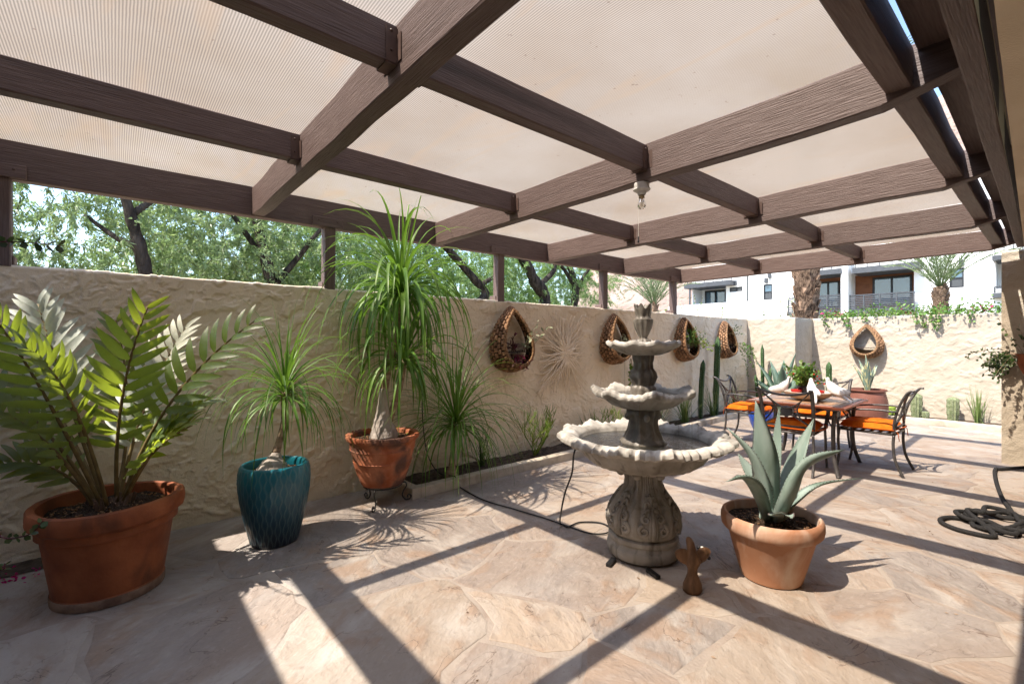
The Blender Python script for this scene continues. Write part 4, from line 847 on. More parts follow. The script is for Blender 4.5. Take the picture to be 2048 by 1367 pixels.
# carved bird
bp = at_floor(1388, 1188); bd = thing('bird_figurine', 'small carved brown wooden bird on its tail, beside the fountain base', 'figurine', (bp.x + .02, bp.y + .02, 0), R(-35))
def loft(secs, n=16):                                # (centre, rx, ry, tilt frame by path)
    m = MB()
    for (c, rx, ry) in secs:
        for j in range(n): th = 2 * PI * j / n; m.v.append((c[0] + rx * math.cos(th), c[1] + ry * math.sin(th), c[2]))
    for i in range(len(secs) - 1):
        for j in range(n): m.f.append((i * n + j, i * n + (j + 1) % n, (i + 1) * n + (j + 1) % n, (i + 1) * n + j))
    m.f.append(tuple(range(n))[::-1]); m.f.append(tuple((len(secs) - 1) * n + j for j in range(n))); return m
loft([((0, 0, .0), .045, .04), ((0, 0, .012), .053, .046), ((0, 0, .045), .05, .042), ((0, .0, .075), .037, .032), ((0, 0, .10), .028, .024), ((0, 0, .125), .026, .023), ((0, -.004, .15), .038, .03), ((0, -.006, .175), .042, .035), ((-.002, -.004, .2), .034, .032), ((-.004, 0, .225), .026, .026), ((-.006, .006, .25), .022, .025), ((-.008, .014, .272), .02, .026), ((-.009, .02, .288), .012, .018), ((-.009, .022, .293), .004, .006)]).build('body', MT['bird_wood'], bd, True)
for s in (-1, 1):
    m = MB(); P = spline([(s * .02, -.004, .135), (s * .05, -.012, .165), (s * .078, -.008, .205), (s * .07, -.002, .225), (s * .03, .0, .225)], 4)
    secs = [(.0, .03), (.03, .045), (.06, .04), (.082, .024), (.09, .008)]
    for (x, hz) in secs:
        for th in range(10): a = 2 * PI * th / 10; m.v.append((s * (.01 + x), -.004 + .014 * math.cos(a) * (1 - x * 6), .185 + x * .35 + hz * math.sin(a)))
    for i in range(4):
        for j in range(10): m.f.append((i * 10 + j, i * 10 + (j + 1) % 10, (i + 1) * 10 + (j + 1) % 10, (i + 1) * 10 + j))
    m.f.append(tuple(range(10))); m.f.append(tuple(40 + j for j in range(10))[::-1]); m.build('wing', MT['bird_wood'], bd, True)
for k, (x, z, mt) in enumerate(((.06, .232, 'ivory'), (.082, .215, 'ivory'), (.092, .197, 'dark_pot'), (.098, .178, 'dark_pot'), (.04, .237, 'dark_pot'))): MB().ball((x, .008, z), (.012, .012, .011), 8, 6).build('feather_bead', MT[mt], bd, True)
MB().tube([(-.008, .03, .272), (-.006, .062, .262)], [.009, .001], 8).build('beak', MT['dark_pot'], bd, True)
# ------------------------------------------------------------------ wooden wall baskets
BLK = MB().bbox((0, 0, 0), (1, 1, 1), .12).mesh('block', MT['block']); BLR = MB().bbox((0, 0, 0), (1, 1, 1), .14).mesh('rim_block', MT['block_rim'])
def tear(th, wd, hgt):                               # drop outline, th 0 = tip at the top, runs round
    x = math.sin(th) * (.5 - .5 * math.cos(th)) ** .42; z = math.cos(th); return wd / 2 * x * 1.08, hgt / 2 * z
def wall_basket(name, label, loc, rz, wd, hgt, dep, plants=None):
    """local x along the wall, local -y out of it"""
    t = thing(name, label, 'wall basket', loc, rz, 'wooden wall baskets'); rows = 5; per = 32
    def P(th, v):                                    # v 0 wall .. 1 rim
        k = 1 - .25 * v ** 1.6 + .07 * math.sin(PI * v); x, z = tear(th, wd * k, hgt * (1 - .15 * v ** 1.6 + .03 * math.sin(PI * v)))
        dd = dep * (.42 + .58 * (.5 - .5 * math.cos(th)) ** .7); return Vector((x, -dd * (v ** .85) - .01, z + .02 * v))
    lin = MB(); nn = 48
    for i in range(7):
        for j in range(nn): q = P(2 * PI * j / nn, i / 6); c_ = Vector((0, q.y, -.05)); lin.v.append(tuple(q + (c_ - q).normalized() * .012))
    for i in range(6):
        for j in range(nn): lin.f.append((i * nn + j, i * nn + (j + 1) % nn, (i + 1) * nn + (j + 1) % nn, (i + 1) * nn + j))
    lin.build('lining', MT['lining'], t, True)
    for r_ in range(rows):
        v = (r_ + .5) / rows
        for j in range(per):
            th = 2 * PI * (j + .5 * (r_ % 2)) / per + .02
            p = P(th, v); a = P(th + .03, v) - P(th - .03, v); b = P(th, min(1, v + .04)) - P(th, max(0, v - .04)); L = a.length / .06 * 2 * PI / per; a.normalize(); n0 = a.cross(b).normalized(); b = n0.cross(a)
            o = link('block', BLK, None, t); bw_ = (P(th, min(1, v + .5 / rows)) - P(th, max(0, v - .5 / rows))).length
            Mx = Matrix((a * max(.012, L * .80), b * bw_ * .80, n0 * .03)).transposed().to_4x4(); Mx.translation = p + n0 * rnd.uniform(-.003, .004); o.matrix_local = Mx
    for j in range(34):
        th = 2 * PI * j / 34; p = P(th, 1.0); a = P(th + .03, 1) - P(th - .03, 1); L = a.length / .06 * 2 * PI / 34; a.normalize(); n0 = Vector((0, -1, 0)); b = n0.cross(a).normalized(); n0 = a.cross(b)
        o = link('rim_block', BLR, None, t); Mx = Matrix((a * max(.015, L * .93), b * .034, n0 * .024)).transposed().to_4x4(); Mx.translation = p; o.matrix_local = Mx
    sl_ = MB(); k0 = []
    for j in range(24):
        th = PI * .62 + PI * .76 * j / 23; q = P(th, .95); k0.append((q.x, q.y + .01, -hgt * .2))
    for q in k0: sl_.v.append(q)
    for q in k0: sl_.v.append((q[0], -.012, q[2] + .01))
    sl_.f = [(j, j + 1, 24 + j + 1, 24 + j) for j in range(23)]; sl_.build('soil', MT['soil'], t)
    return t
def sprigs(parent, origin, dirs, ln, n_leaf, lsz, mat, seed, stemmat=None, wob=.25, name='foliage', droop=0., tmpl=OVAL, sr=.003, wr=.5):
    g = random.Random(seed); m = MB(); C = []; D = []
    for d in dirs:
        p = Vector(origin) + Vector((g.gauss(0, .015), g.gauss(0, .01), 0)); d = Vector(d).normalized(); L = ln * g.uniform(.6, 1.15); pts = [p.copy()]
        for i in range(8):
            d = (d + Vector((g.gauss(0, wob), g.gauss(0, wob), g.gauss(0, wob) - droop)) * .35).normalized(); p = p + d * (L / 8); pts.append(p.copy())
        m.tube(pts, [sr * (1 - .07 * i) for i in range(9)], 5)
        for k in range(n_leaf):
            u = (k + .5) / n_leaf; u = .25 + .75 * u; x = u * 8; i = min(7, int(x)); q = pts[i].lerp(pts[i + 1], x - i); t = (pts[i + 1] - pts[i]).normalized()
            C.append(q); D.append((t * .5 + Vector((g.gauss(0, 1), g.gauss(0, 1), g.gauss(0, 1)))).normalized())
    m.build('stems', stemmat or MT['rachis'], parent, True)
    return leaf_cloud(name, C, D, lsz, lsz * wr, mat, parent, tmpl, seed)
def rdirs(n, seed, up=1., spread=.6, off=(0, 0, 0)):
    g = random.Random(seed); return [(g.gauss(0, spread) + off[0], g.gauss(0, spread * .6) + off[1], up + g.gauss(0, .25) + off[2]) for k in range(n)]
WBX = 4.182
b1 = wall_basket('wall_basket', 'wooden wall basket with pink and pale green succulents, nearest the tall palm', (3.50, WBX, 1.40), 0, .66, .74, .23)
sprigs(b1, (.12, -.12, -.14), rdirs(9, 1, .9, .5, (.7, -.15, 0)), .42, 7, .055, MT['pale_leaf'], 41, MT['bark_tan'], wr=.42)
sprigs(b1, (.0, -.16, -.18), rdirs(7, 2, -.2, .6, (.2, -.5, 0)), .2, 12, .05, MT['maroon'], 42, MT['magenta'], wr=.25)
sprigs(b1, (-.03, -.12, -.16), rdirs(4, 3, 1, .2), .2, 10, .06, MT['maroon'], 43, wr=.35)
b2 = wall_basket('wall_basket', 'wooden wall basket partly hidden behind the fountain top', (5.43, WBX, 1.41), 0, .64, .70, .22)
sprigs(b2, (.14, -.14, -.14), rdirs(5, 4, 1, .3, (.2, 0, 0)), .22, 8, .06, MT['pale_leaf'], 44, wr=.45)
sprigs(b2, (.30, -.10, -.28), [(.1, -.3, -1), (0, -.2, -1), (.2, -.1, -1), (.1, -.1, -1)], .5, 34, .045, MT['lime_leaf'], 45, droop=.5, wob=.12, wr=.8)
b3 = wall_basket('wall_basket', 'wooden wall basket with bushy upright succulents, right of the fountain', (7.35, WBX, 1.41), 0, .66, .72, .22)
sprigs(b3, (.05, -.14, -.14), rdirs(26, 5, 1, .45, (.3, -.1, 0)), .34, 16, .055, MT['bush'], 46, wr=.22); sprigs(b3, (.2, -.16, -.12), rdirs(8, 6, .3, .4, (1, -.3, 0)), .4, 8, .05, MT['lime_leaf'], 47, MT['bark_tan'])
b4 = wall_basket('wall_basket', 'dark wooden wall basket with trailing vine, next to the wall corner', (8.82, WBX, 1.41), 0, .60, .68, .22)
sprigs(b4, (.12, -.18, -.1), [(.4, -.2, .2), (.5, -.1, .0), (.6, -.2, .1), (.5, -.3, 0), (.3, -.2, .3), (.4, -.3, .1)], .75, 34, .045, MT['bush'], 48, droop=.75, wob=.15, wr=.4); sprigs(b4, (.05, -.12, .1), rdirs(6, 7, .6, .4, (.6, -.2, 0)), .35, 10, .04, MT['jade'], 49)
b5 = wall_basket('wall_basket', 'empty wooden wall basket hanging on the sunlit back wall', (10.90, 2.37, 1.38), R(-90), .58, .62, .22)
for bb in (b1, b2, b3, b4, b5): pass
# vine sunburst
va = thing('vine_wall_sculpture', 'pale sunburst of twisted vine stems fixed flat on the wall', 'wall sculpture', (4.40, 4.185, 1.22)); g = random.Random(12)
for k in range(82):
    a = 2 * PI * k / 82 + g.uniform(-.06, .06); x0, z0 = .16 * math.cos(a), .22 * math.sin(a) * g.uniform(.5, 1); ex, ez = .50 * math.cos(a), .52 * math.sin(a); q = max(abs(ex) / .46, abs(ez) / .5); f = (g.uniform(.82, 1.05) / max(q, .7)); ex, ez = ex * f, ez * f
    pts = []; ph = g.uniform(0, 6.28); am = g.uniform(.01, .028); nrm = Vector((-math.sin(a), 0, math.cos(a)))
    for i in range(7):
        u = i / 6; c0 = Vector((-x0 * .5 + (ex + x0 * .5) * u, -.045 - .05 * math.sin(PI * min(1, u * 1.3)) * (1 - u) + g.uniform(-.006, .006), -z0 * .3 + (ez + z0 * .3) * u)); pts.append(c0 + nrm * am * math.sin(ph + u * 7))
    sp = spline(pts, 3); MB().tube(sp, [.0098 * (1 - .55 * i / len(sp)) for i in range(len(sp))], 6).build('vine_stem', MT['vine_art'], va, True)
# ------------------------------------------------------------------ table, chairs
tb = thing('patio_table', 'square tile-topped patio table with orange-red edge and dark metal legs', 'table', (5.99, 1.86, 0), R(2))
TW, TD = 1.08, .93
MB().bbox((0, 0, .703), (TW, TD, .026), .006).build('tabletop', MT['table_edge'], tb)
for i in range(6):
    for j in range(5):
        bx_ = i in (0, 5) or j in (0, 4); xs = [-.5, -.395, -.2, 0, .2, .395, .5]; ys = [-.43, -.325, -.11, .11, .325, .43]
        x0, x1, y0, y1 = xs[i], xs[i + 1], ys[j], ys[j + 1]
        MB().bbox(((x0 + x1) / 2, (y0 + y1) / 2, .718), (x1 - x0 - .006, y1 - y0 - .006, .007), .002).build('tile', MT['tile_grey'] if bx_ else MT['tile_tan'], tb)
a_ = MB(); 
for y in (-.38, .38): a_.box((0, y, .68), (.9, .03, .03))
for x in (-.44, .44): a_.box((x, 0, .68), (.03, .79, .03))
a_.build('apron', MT['chair_metal'], tb)
for sx in (-1, 1):
    for sy in (-1, 1):
        lg = MB().tube(spline([(sx * .42, sy * .36, .69), (sx * .40, sy * .34, .45), (sx * .41, sy * .35, .2), (sx * .45, sy * .39, .03), (sx * .46, sy * .40, .0)], 4), [.02] * 16 + [.022], 10).build('leg', MT['chair_metal'], tb, True)
        MB().tube(spline([(sx * .40, sy * .34, .48), (sx * .34, sy * .29, .54), (sx * .30, sy * .26, .62), (sx * .34, sy * .29, .675)], 4), .008, 6).build('bracket', MT['chair_metal'], lg, True)
def make_chair():
    t = thing('patio_chair', 'x', 'chair', (0, 0, 0)); me = MT['chair_metal']
    for s in (-1, 1):
        MB().tube(spline([(s * .235, .25, .44), (s * .24, .26, .3), (s * .245, .25, .15), (s * .25, .27, .02), (s * .25, .275, 0)], 4), [.0135] * 16 + [.016], 8).build('leg', me, t, True)
        MB().tube(spline([(s * .23, -.22, .42), (s * .235, -.215, .3), (s * .24, -.235, .15), (s * .245, -.29, .02), (s * .245, -.30, 0)], 4), [.0135] * 16 + [.016], 8).build('leg', me, t, True)
        MB().flat(spline([(s * .23, -.22, .42), (s * .235, -.225, .55), (s * .24, -.26, .70), (s * .245, -.315, .83), (s * .245, -.355, .875), (s * .245, -.385, .878)], 4), .032, .02, (1, 0, 0)).build('back_post', me, t, True)
        MB().flat(spline([(s * .245, -.25, .655), (s * .265, -.1, .665), (s * .275, .08, .655), (s * .272, .2, .635), (s * .262, .275, .60), (s * .25, .262, .50), (s * .242, .255, .44)], 4), .036, .016, (1, 0, .0)).build('armrest', me, t, True)
    MB().tube(spline([(-.245, -.345, .865), (-.12, -.318, .83), (0, -.312, .818), (.12, -.318, .83), (.245, -.345, .865)], 5), .013, 8).build('top_rail', me, t, True)
    sc_ = MB()
    for s in (-1, 1):
        MB().flat(spline([(s * .22, -.33, .845), (s * .13, -.29, .75), (s * .055, -.272, .695), (0, -.268, .68)], 4), .022, .012, (0, 1, .2)).build('back_scroll', me, t, True)
        MB().flat(spline([(s * .215, -.225, .50), (s * .13, -.235, .555), (s * .065, -.25, .60), (.0, -.255, .615)], 4), .022, .012, (0, 1, .2)).build('back_scroll', me, t, True)
        MB().flat(spline([(s * .13, -.29, .75), (s * .10, -.262, .66), (s * .13, -.237, .555)], 4), .018, .012, (0, 1, 0)).build('back_scroll', me, t, True)
    MB().ball((0, -.262, .647), (.058, .010, .058), 20, 10, Matrix.Rotation(R(-14), 3, 'X')).build('back_disc', me, t, True)
    MB().tube([(-.23, -.222, .485), (0, -.222, .485), (.23, -.222, .485)], .010, 8).build('lower_rail', me, t, True)
    f = MB().tube([(-.235, .255, .425), (.235, .255, .425)], .012, 8).tube([(-.23, -.22, .42), (.23, -.22, .42)], .012, 8)
    for s in (-1, 1): f.tube([(s * .235, .255, .425), (s * .23, -.22, .42)], .012, 8)
    f.build('seat_frame', me, t, True)
    for k in range(6): MB().box((0, -.17 + .075 * k, .428), (.46, .035, .006)).build('seat_slat', me, t)
    V, F = [], []; n = 18                              # tufted cushion
    def cz(u, v, up):
        e = max(0, 1 - abs(u) ** 5) ** .5 * max(0, 1 - abs(v) ** 5) ** .5; tuft = sum(math.exp(-((u - a) ** 2 + (v - b) ** 2) / .012) for a in (-.42, .42) for b in (-.42, .42))
        return (.062 * e - .026 * tuft * e + .006 * math.sin(u * 9) * math.sin(v * 7)) if up else -.028 * e
    for up in (1, 0):
        for j in range(n + 1):
            for i in range(n + 1):
                u, v = -1 + 2 * i / n, -1 + 2 * j / n; w_ = .245 - .012 * v; V.append((u * w_ * (1 - .05 * abs(v) ** 6), .02 + v * .245 * (1 - .05 * abs(u) ** 6), .468 + cz(u, v, up)))
    N1 = (n + 1) ** 2
    for j in range(n):
        for i in range(n): a = j * (n + 1) + i; F += [(a, a + 1, a + n + 2, a + n + 1), (N1 + a, N1 + a + n + 1, N1 + a + n + 2, N1 + a + 1)]
    cu = MB().add(V, F).build('cushion', MT['cushion'], t, True)
    per = [(-.255 + .02 * 0, -.22), (.255, -.22), (.232, .262), (-.232, .262), (-.255, -.22)]; MB().tube(spline([(x * .985, y, .468) for x, y in per], 8), .006, 6).build('piping', MT['piping'], cu, True)
    for s in (-1, 1): MB().tube([(s * .2, -.22, .46), (s * .215, -.25, .44), (s * .21, -.26, .36)], .004, 5).build('tie', MT['piping'], cu, True)
    return t
ch0 = make_chair()
CH_ = [((5.63, 1.88, 0), -90 + 4, 'metal patio chair with orange cushion, its back to the camera, behind the agave'), ((6.29, 1.32, 0), 0, 'metal patio chair with orange cushion at the right end of the table'),
       ((6.65, 2.78, 0), 184, 'metal patio chair with orange cushion nearest the column cacti'), ((6.95, 2.0, 0), 92, 'metal patio chair behind the table, in front of the ribbed red pot')]
for i, (lc, rz, lb) in enumerate(CH_):
    c_ = ch0 if i == 0 else copy_tree(ch0); c_.location = lc; c_.rotation_euler.z = R(rz); tag(c_, lb, 'chair', 'patio chairs round the table')
bwp = at_floor(1618, 800, .722); BW = Vector((bwp.x + .04, bwp.y + .02, .7215))
bo = thing('serving_bowl', 'wide shallow cream bowl in the middle of the table', 'bowl', BW)
sm(MB().lathe([(.10, 0), (.11, .004), (.16, .02), (.215, .055), (.245, .085), (.252, .095), (.246, .098), (.236, .086), (.195, .05), (.115, .025), (.02, .022)], 48).build('bowl_body', MT['bowl'], bo))
def dove(loc, rz, label):
    t = thing('dove_figurine', label, 'figurine', loc, rz, 'white doves on the bowl', 1.0); t.rotation_euler = (0, R(-24), rz); m = MB(); n = 14      # local +x = head
    secs = [(-.20, .012, .016, .006), (-.15, .022, .03, .010), (-.10, .03, .034, .022), (-.05, .042, .042, .040), (0, .052, .048, .048), (.04, .062, .045, .046), (.07, .078, .034, .034), (.085, .095, .025, .026), (.095, .112, .022, .022), (.105, .125, .019, .017), (.118, .13, .009, .009), (.124, .129, .003, .003)]
    for x, z, ry, rz_ in secs:
        for j in range(n): a = 2 * PI * j / n; m.v.append((x, ry * math.cos(a), z + rz_ * math.sin(a)))
    for i in range(len(secs) - 1):
        for j in range(n): m.f.append((i * n + j, i * n + (j + 1) % n, (i + 1) * n + (j + 1) % n, (i + 1) * n + j))
    m.f.append(tuple(range(n))); m.f.append(tuple((len(secs) - 1) * n + j for j in range(n))[::-1]); m.build('body', MT['white_ceramic'], t, True)
    for s in (-1, 1): MB().ball((-.04, s * .04, .055), (.10, .012, .034), 12, 8, Matrix.Rotation(R(12), 3, 'Y') @ Matrix.Rotation(R(-s * 9), 3, 'Z')).build('wing', MT['white_ceramic'], t, True)
    MB().tube([(.118, 0, .13), (.138, 0, .124)], [.005, .0008], 6).build('beak', MT['bowl'], t, True)
    return t
for k, (a, lb) in enumerate(((118, 'white dove at the left of the bowl, facing right'), (205, 'white dove on the near rim of the bowl, facing the plant'), (262, 'white dove right of centre on the bowl rim, tail to the right'), (300, 'rightmost white dove on the bowl rim'))):
    q = R(a); dove(BW + Vector((.235 * math.cos(q), .235 * math.sin(q), .085)), q + PI, lb)
tp = thing('potted_kalanchoe', 'leafy green plant with small red flowers in a charcoal pot on the table', 'potted plant', BW + Vector((.03, .03, .0225)))
sm(MB().lathe([(.06, 0), (.085, .11), (.09, .115), (.09, .13), (.08, .13), (.075, .11)], 28, cap1=False).build('pot', MT['dark_pot'], tp)); soil_disc(tp, .078, .11, seed=7, amp=.008)
sprigs(tp, (0, 0, .1), rdirs(36, 8, .9, .5), .31, 15, .045, MT['bush'], 51, MT['rachis'], wr=.7)
g = random.Random(5); fl_ = MB()
for k in range(26): a = g.uniform(0, 6.28); q = g.uniform(.05, .2); fl_.ball((q * math.cos(a), q * math.sin(a), .16 + g.uniform(0, .14)), .009, 6, 4)
tag(fl_.build('flowers', MT['redflower'], tp), kind='stuff')
for k, (dx, dy, lb) in enumerate(((-.06, .10, 'small red pot in the bowl, between the left doves'), (-.03, -.11, 'small red pot in the bowl, behind the right doves'))):
    o = sm(MB().lathe([(.045, 0), (.05, .07), (.055, .075), (.055, .09), (.048, .09), (.045, .02)], 24).build('red_pot', MT['red_tin'], None, loc=BW + Vector((dx, dy, .0255)))); tag(o, lb, 'pot', 'red pots in the bowl')
# ------------------------------------------------------------------ plants of the beds and corner
def rib_cactus(name, label, loc, h, r, ribs=7, mat=None, lean=(0, 0), taper=.75, group='cacti', parent=None, pos=None):
    t = parent or thing(name, label, 'cactus', loc, 0, group); m = MB(); n = ribs * 4; rows = 14; x0, y0, z0 = pos or (0, 0, 0)
    for i in range(rows + 1):
        u = i / rows; rr = r * (1 if u < .85 else math.sqrt(max(.02, 1 - ((u - .85) / .15) ** 2))) * (taper + (1 - taper) * math.sin(min(1, u * 2) * PI / 2)) * (1 + .05 * math.sin(u * 23))
        for j in range(n): a = 2 * PI * j / n; q = rr * (1 + .2 * math.cos(ribs * a)); m.v.append((x0 + q * math.cos(a) + lean[0] * u * u, y0 + q * math.sin(a) + lean[1] * u * u, z0 + h * u))
    for i in range(rows):
        for j in range(n): m.f.append((i * n + j, i * n + (j + 1) % n, (i + 1) * n + (j + 1) % n, (i + 1) * n + j))
    m.f.append(tuple(rows * n + j for j in range(n))); o = m.build('column', mat or MT['cactus'], t, True)
    s = MB(); g = random.Random(int(h * 1000))
    for k in range(ribs):
        for i in range(2, int(h / .035)):
            u = i * .035 / h
            if u > .95: break
            a = 2 * PI * k / ribs; q = r * 1.18 * (taper + (1 - taper) * math.sin(min(1, u * 2) * PI / 2)); p = Vector((x0 + q * math.cos(a) + lean[0] * u * u, y0 + q * math.sin(a) + lean[1] * u * u, z0 + h * u))
            for w_ in range(2): s.tube([p, p + Vector((math.cos(a + g.uniform(-.8, .8)), math.sin(a + g.uniform(-.8, .8)), g.uniform(-.5, .5))) * .014], [.0012, .0004], 3)
    tag(s.build('spines', MT['ivory'], o), kind='stuff'); return t
c1 = at_y(1401, 830, 4.0); c2 = at_y(1432, 828, 4.02)
rib_cactus('column_cactus', 'shorter of the two tall column cacti against the wall', (c1.x, 4.0, .03), 1.03, .036, 6, lean=(.10, 0)); rib_cactus('column_cactus', 'taller column cactus against the wall, in front of the vine basket', (c2.x, 4.02, .03), 1.44, .043, 6, lean=(.08, 0))
cc3 = thing('branching_cactus', 'branching slender cactus in the sunlit wall corner', 'cactus', (9.72, 3.80, .0), 0, 'cacti')
for (dx, dy, h, ln_) in ((0, 0, 1.30, (.03, .02)), (.05, -.08, .85, (.05, -.04)), (.04, -.2, .62, (.02, -.1)), (-.02, .08, .7, (0, .05))): rib_cactus('', '', None, h, .03, 5, lean=ln_, parent=cc3, pos=(dx, dy, .02))
for (px, py, h, r, lb) in ((1833, 838, .44, .07, 'pale grey column cactus left of the grass clump by the back wall'), (1906, 845, .42, .07, 'pale stubby cactus alone by the back wall, nearer the house')):
    p = at_x(px, py, 10.72); rib_cactus('stubby_cactus', lb, (10.72, p.y, .03), h, r, 10, MT['cactus_pale'], group='small cacti by the back wall')
p = at_x(1851, 838, 10.7); rib_cactus('stubby_cactus', 'tiny cactus at the foot of the pale column cactus', (10.7, p.y, .03), .14, .045, 9, MT['cactus_pale'], group='small cacti by the back wall')
p = at_x(1766, 832, 10.7); rib_cactus('barrel_cactus', 'round yellow-green barrel cactus by the back wall', (10.68, p.y, .0), .22, .16, 14, MT['lime_leaf'], taper=.8, group='small cacti by the back wall')
p = at_x(1658, 790, 10.7); rib_cactus('stubby_cactus', 'dark thin cactus seen past the doves by the wall', (10.7, p.y, .03), .95, .045, 7, MT['cactus'], group='small cacti by the back wall')
def rosette(name, label, loc, n, L, wd, mat, seed, inc0=8, inc1=55, cat='agave', parent=None, z0=.0, group=None, spm=None):
    t = parent or thing(name, label, cat, loc, 0, group); g = random.Random(seed)
    for k in range(n):
        u = k / max(1, n - 1); inc = R(inc0 + (inc1 - inc0) * u + g.uniform(-5, 5)); az = k * 2.4 + g.uniform(-.2, .2); l = L * g.uniform(.82, 1.08) * (1 - .15 * u); c_, s_ = math.cos(az), math.sin(az); P = []
        for i in range(4): v = i / 3; a = inc * (.75 + .45 * v); P.append(Vector((c_ * l * v * math.sin(a), s_ * l * v * math.sin(a), z0 + l * v * math.cos(a))))
        agave_leaf(t, P, wd * g.uniform(.85, 1.1), mat, up=(-c_, -s_, .5), spines=False)
    return t
p = at_x(1565, 800, 9.75); rosette('bed_agave', 'large grey-green agave in the corner behind the table', (9.5, 3.36, .0), 12, 1.15, .19, MT['agave_far'], 3, 6, 36)
rp_ = at_x(1735, 862, 9.9); RPX = (9.7, rp_.y * 9.7 / 9.9, 0)
rpot = thing('potted_striped_agave', 'striped agave with upright leaves in a ribbed dark red pot', 'potted plant', RPX)
prf = [(.2, 0)] + [(.215 + .066 * math.sin(PI * min(1, (i / 30) * .8 + .1)) + (.007 if i % 2 else -.005), .54 * i / 30) for i in range(31)] + [(.268, .55), (.268, .575), (.24, .575), (.232, .52)]
sm(MB().lathe(prf, 48, cap1=False).build('pot', MT['terra_red'], rpot), 70); soil_disc(rpot, .234, .52, seed=9)
rosette('', '', None, 7, .62, .10, MT['varieg'], 9, 4, 24, parent=rpot, z0=.52)
o = sm(MB().lathe([(.12, 0), (.16, .1), (.185, .22), (.18, .30), (.16, .33), (.165, .36), (.15, .36), (.14, .32)], 40, cap1=False).build('blue_planter', MT['blue_glaze'], None, loc=(7.75, 3.05, 0))); tag(o, 'glossy cobalt blue glazed planter seen under the table', 'pot')
def grass_clump(name, label, loc, n, L, wd, mat, seed, spread=50, k=1.4, cat='grass', group='grass clumps in the beds', parent=None, y_squash=.55):
    t = parent or thing(name, label, cat, loc, 0, group); g = random.Random(seed); m = MB()
    for i in range(n):
        inc = R(abs(g.gauss(0, spread * .6)) + 3); az = g.uniform(0, 6.28); d = Vector((math.sin(inc) * math.cos(az), math.sin(inc) * math.sin(az) * y_squash, math.cos(inc))).normalized(); p = Vector((g.gauss(0, .03), g.gauss(0, .02), 0)); pts = [p.copy()]; l = L * g.uniform(.6, 1.1)
        for s in range(6): d = (d + Vector((0, 0, -1)) * k * l / 6 * (.4 + s / 4)).normalized(); p = p + d * l / 6; pts.append(p.copy())
        m.ribbon(pts, [wd * (1 - .9 * (s / 6) ** 2) for s in range(7)], .2)
    tag(m.build('blades', mat, t, True), kind='stuff'); return t
for (X, Y, n, L, wd, mt, lb) in ((4.75, 4.02, 34, .48, .016, 'strap_dark', 'dark spiky clump in the bed, left of the big bowl'), (6.35, 4.0, 60, .62, .011, 'grass', 'pale arching grass clump right of the fountain bowl'), (7.1, 3.98, 70, .66, .011, 'grass', 'arching grass clump at the foot of the column cacti'), (8.1, 4.0, 50, .6, .011, 'grass', 'thin grass clump beyond the column cacti'), (9.0, 4.02, 40, .7, .012, 'grass', 'grass clump behind the orange chair by the corner'), (5.5, 4.02, 40, .42, .010, 'grass', 'low grass half hidden behind the fountain pedestal'), (3.0, 4.0, 40, .5, .008, 'strap_dark', 'thin wispy grass between the low palm and the pale shrub')):
    grass_clump('grass_clump', lb, (X, Y, .03), n, L, wd, MT[mt], int(X * 10))
p = at_x(1957, 850, 10.7); grass_clump('grass_clump', 'spiky grey-green clump by the back wall next to the house', (10.68, p.y, .03), 46, .62, .012, MT['grass'], 77, 32, .3, y_squash=1)
def twig_shrub(name, label, loc, n, L, mat, seed, cat='shrub'):
    t = thing(name, label, cat, loc); g = random.Random(seed); m = MB()
    def grow(p, d, l, r, lev):
        pts = [p]; q = p
        for i in range(4): d = (d + Vector((g.gauss(0, .12), g.gauss(0, .10), .05))).normalized(); q = q + d * l / 4; q = Vector((q.x, min(q.y, 4.17 - loc[1]), max(q.z, .02))); pts.append(q)
        m.tube(pts, [r * (1 - .1 * i) for i in range(5)], 5)
        if lev:
            for k in range(g.choice((2, 3))): grow(pts[g.choice((2, 3, 4))], (d + Vector((g.gauss(0, .6), g.gauss(0, .4), .25))).normalized(), l * .7, r * .75, lev - 1)
    for k in range(n): grow(Vector((0, 0, 0)), Vector((g.gauss(0, .55), g.gauss(0, .3) - .1, 1)).normalized(), L * .45, .0065, 3)
    tag(m.build('twigs', mat, t, True), kind='stuff'); return t
twig_shrub('pencil_shrub', 'bright yellow-green twiggy pencil shrub in the wall bed', (3.72, 3.97, .03), 9, .62, MT['lime_leaf'], 6)
twig_shrub('pencil_shrub', 'small twiggy green shrub just behind the fountain column', (5.0, 4.0, .03), 5, .5, MT['lime_leaf'], 8)
# ------------------------------------------------------------------ house wall planter and hose
hp_ = thing('hanging_jade', 'bushy jade plant spilling from a terracotta wall pot on the house', 'hanging plant', (7.52, .20, 1.02))
sm(MB().lathe([(.06, 0), (.10, .10), (.12, .2), (.125, .22), (.11, .22), (.1, .18)], 30, cap1=False).build('pot', MT['terra_dark'], hp_)); soil_disc(hp_, .105, .17, seed=11, amp=.01)
MB().box((.12, 0, .12), (.05, .1, .03)).build('bracket', MT['iron'], hp_)
sprigs(hp_, (-.02, .08, .2), rdirs(26, 12, .2, .55, (-.1, .55, 0)), .42, 24, .036, MT['jade'], 61, MT['bark_tan'], droop=.55, wr=.6, wob=.3)
sprigs(hp_, (-.05, .05, .2), rdirs(3, 13, 1, .2, (0, .35, 0)), .42, 7, .045, MT['jade'], 62, MT['bark_tan'], wr=.6)
g = random.Random(3); H0 = []
hc = Vector((5.02, .30, 0))
H0 += [Vector((7.6, .18, .02)), Vector((7.2, .40, .018)), Vector((7.12, .445, .018)), Vector((6.6, .41, .018)), Vector((5.9, .33, .018)), Vector((5.35, .24, .02))]
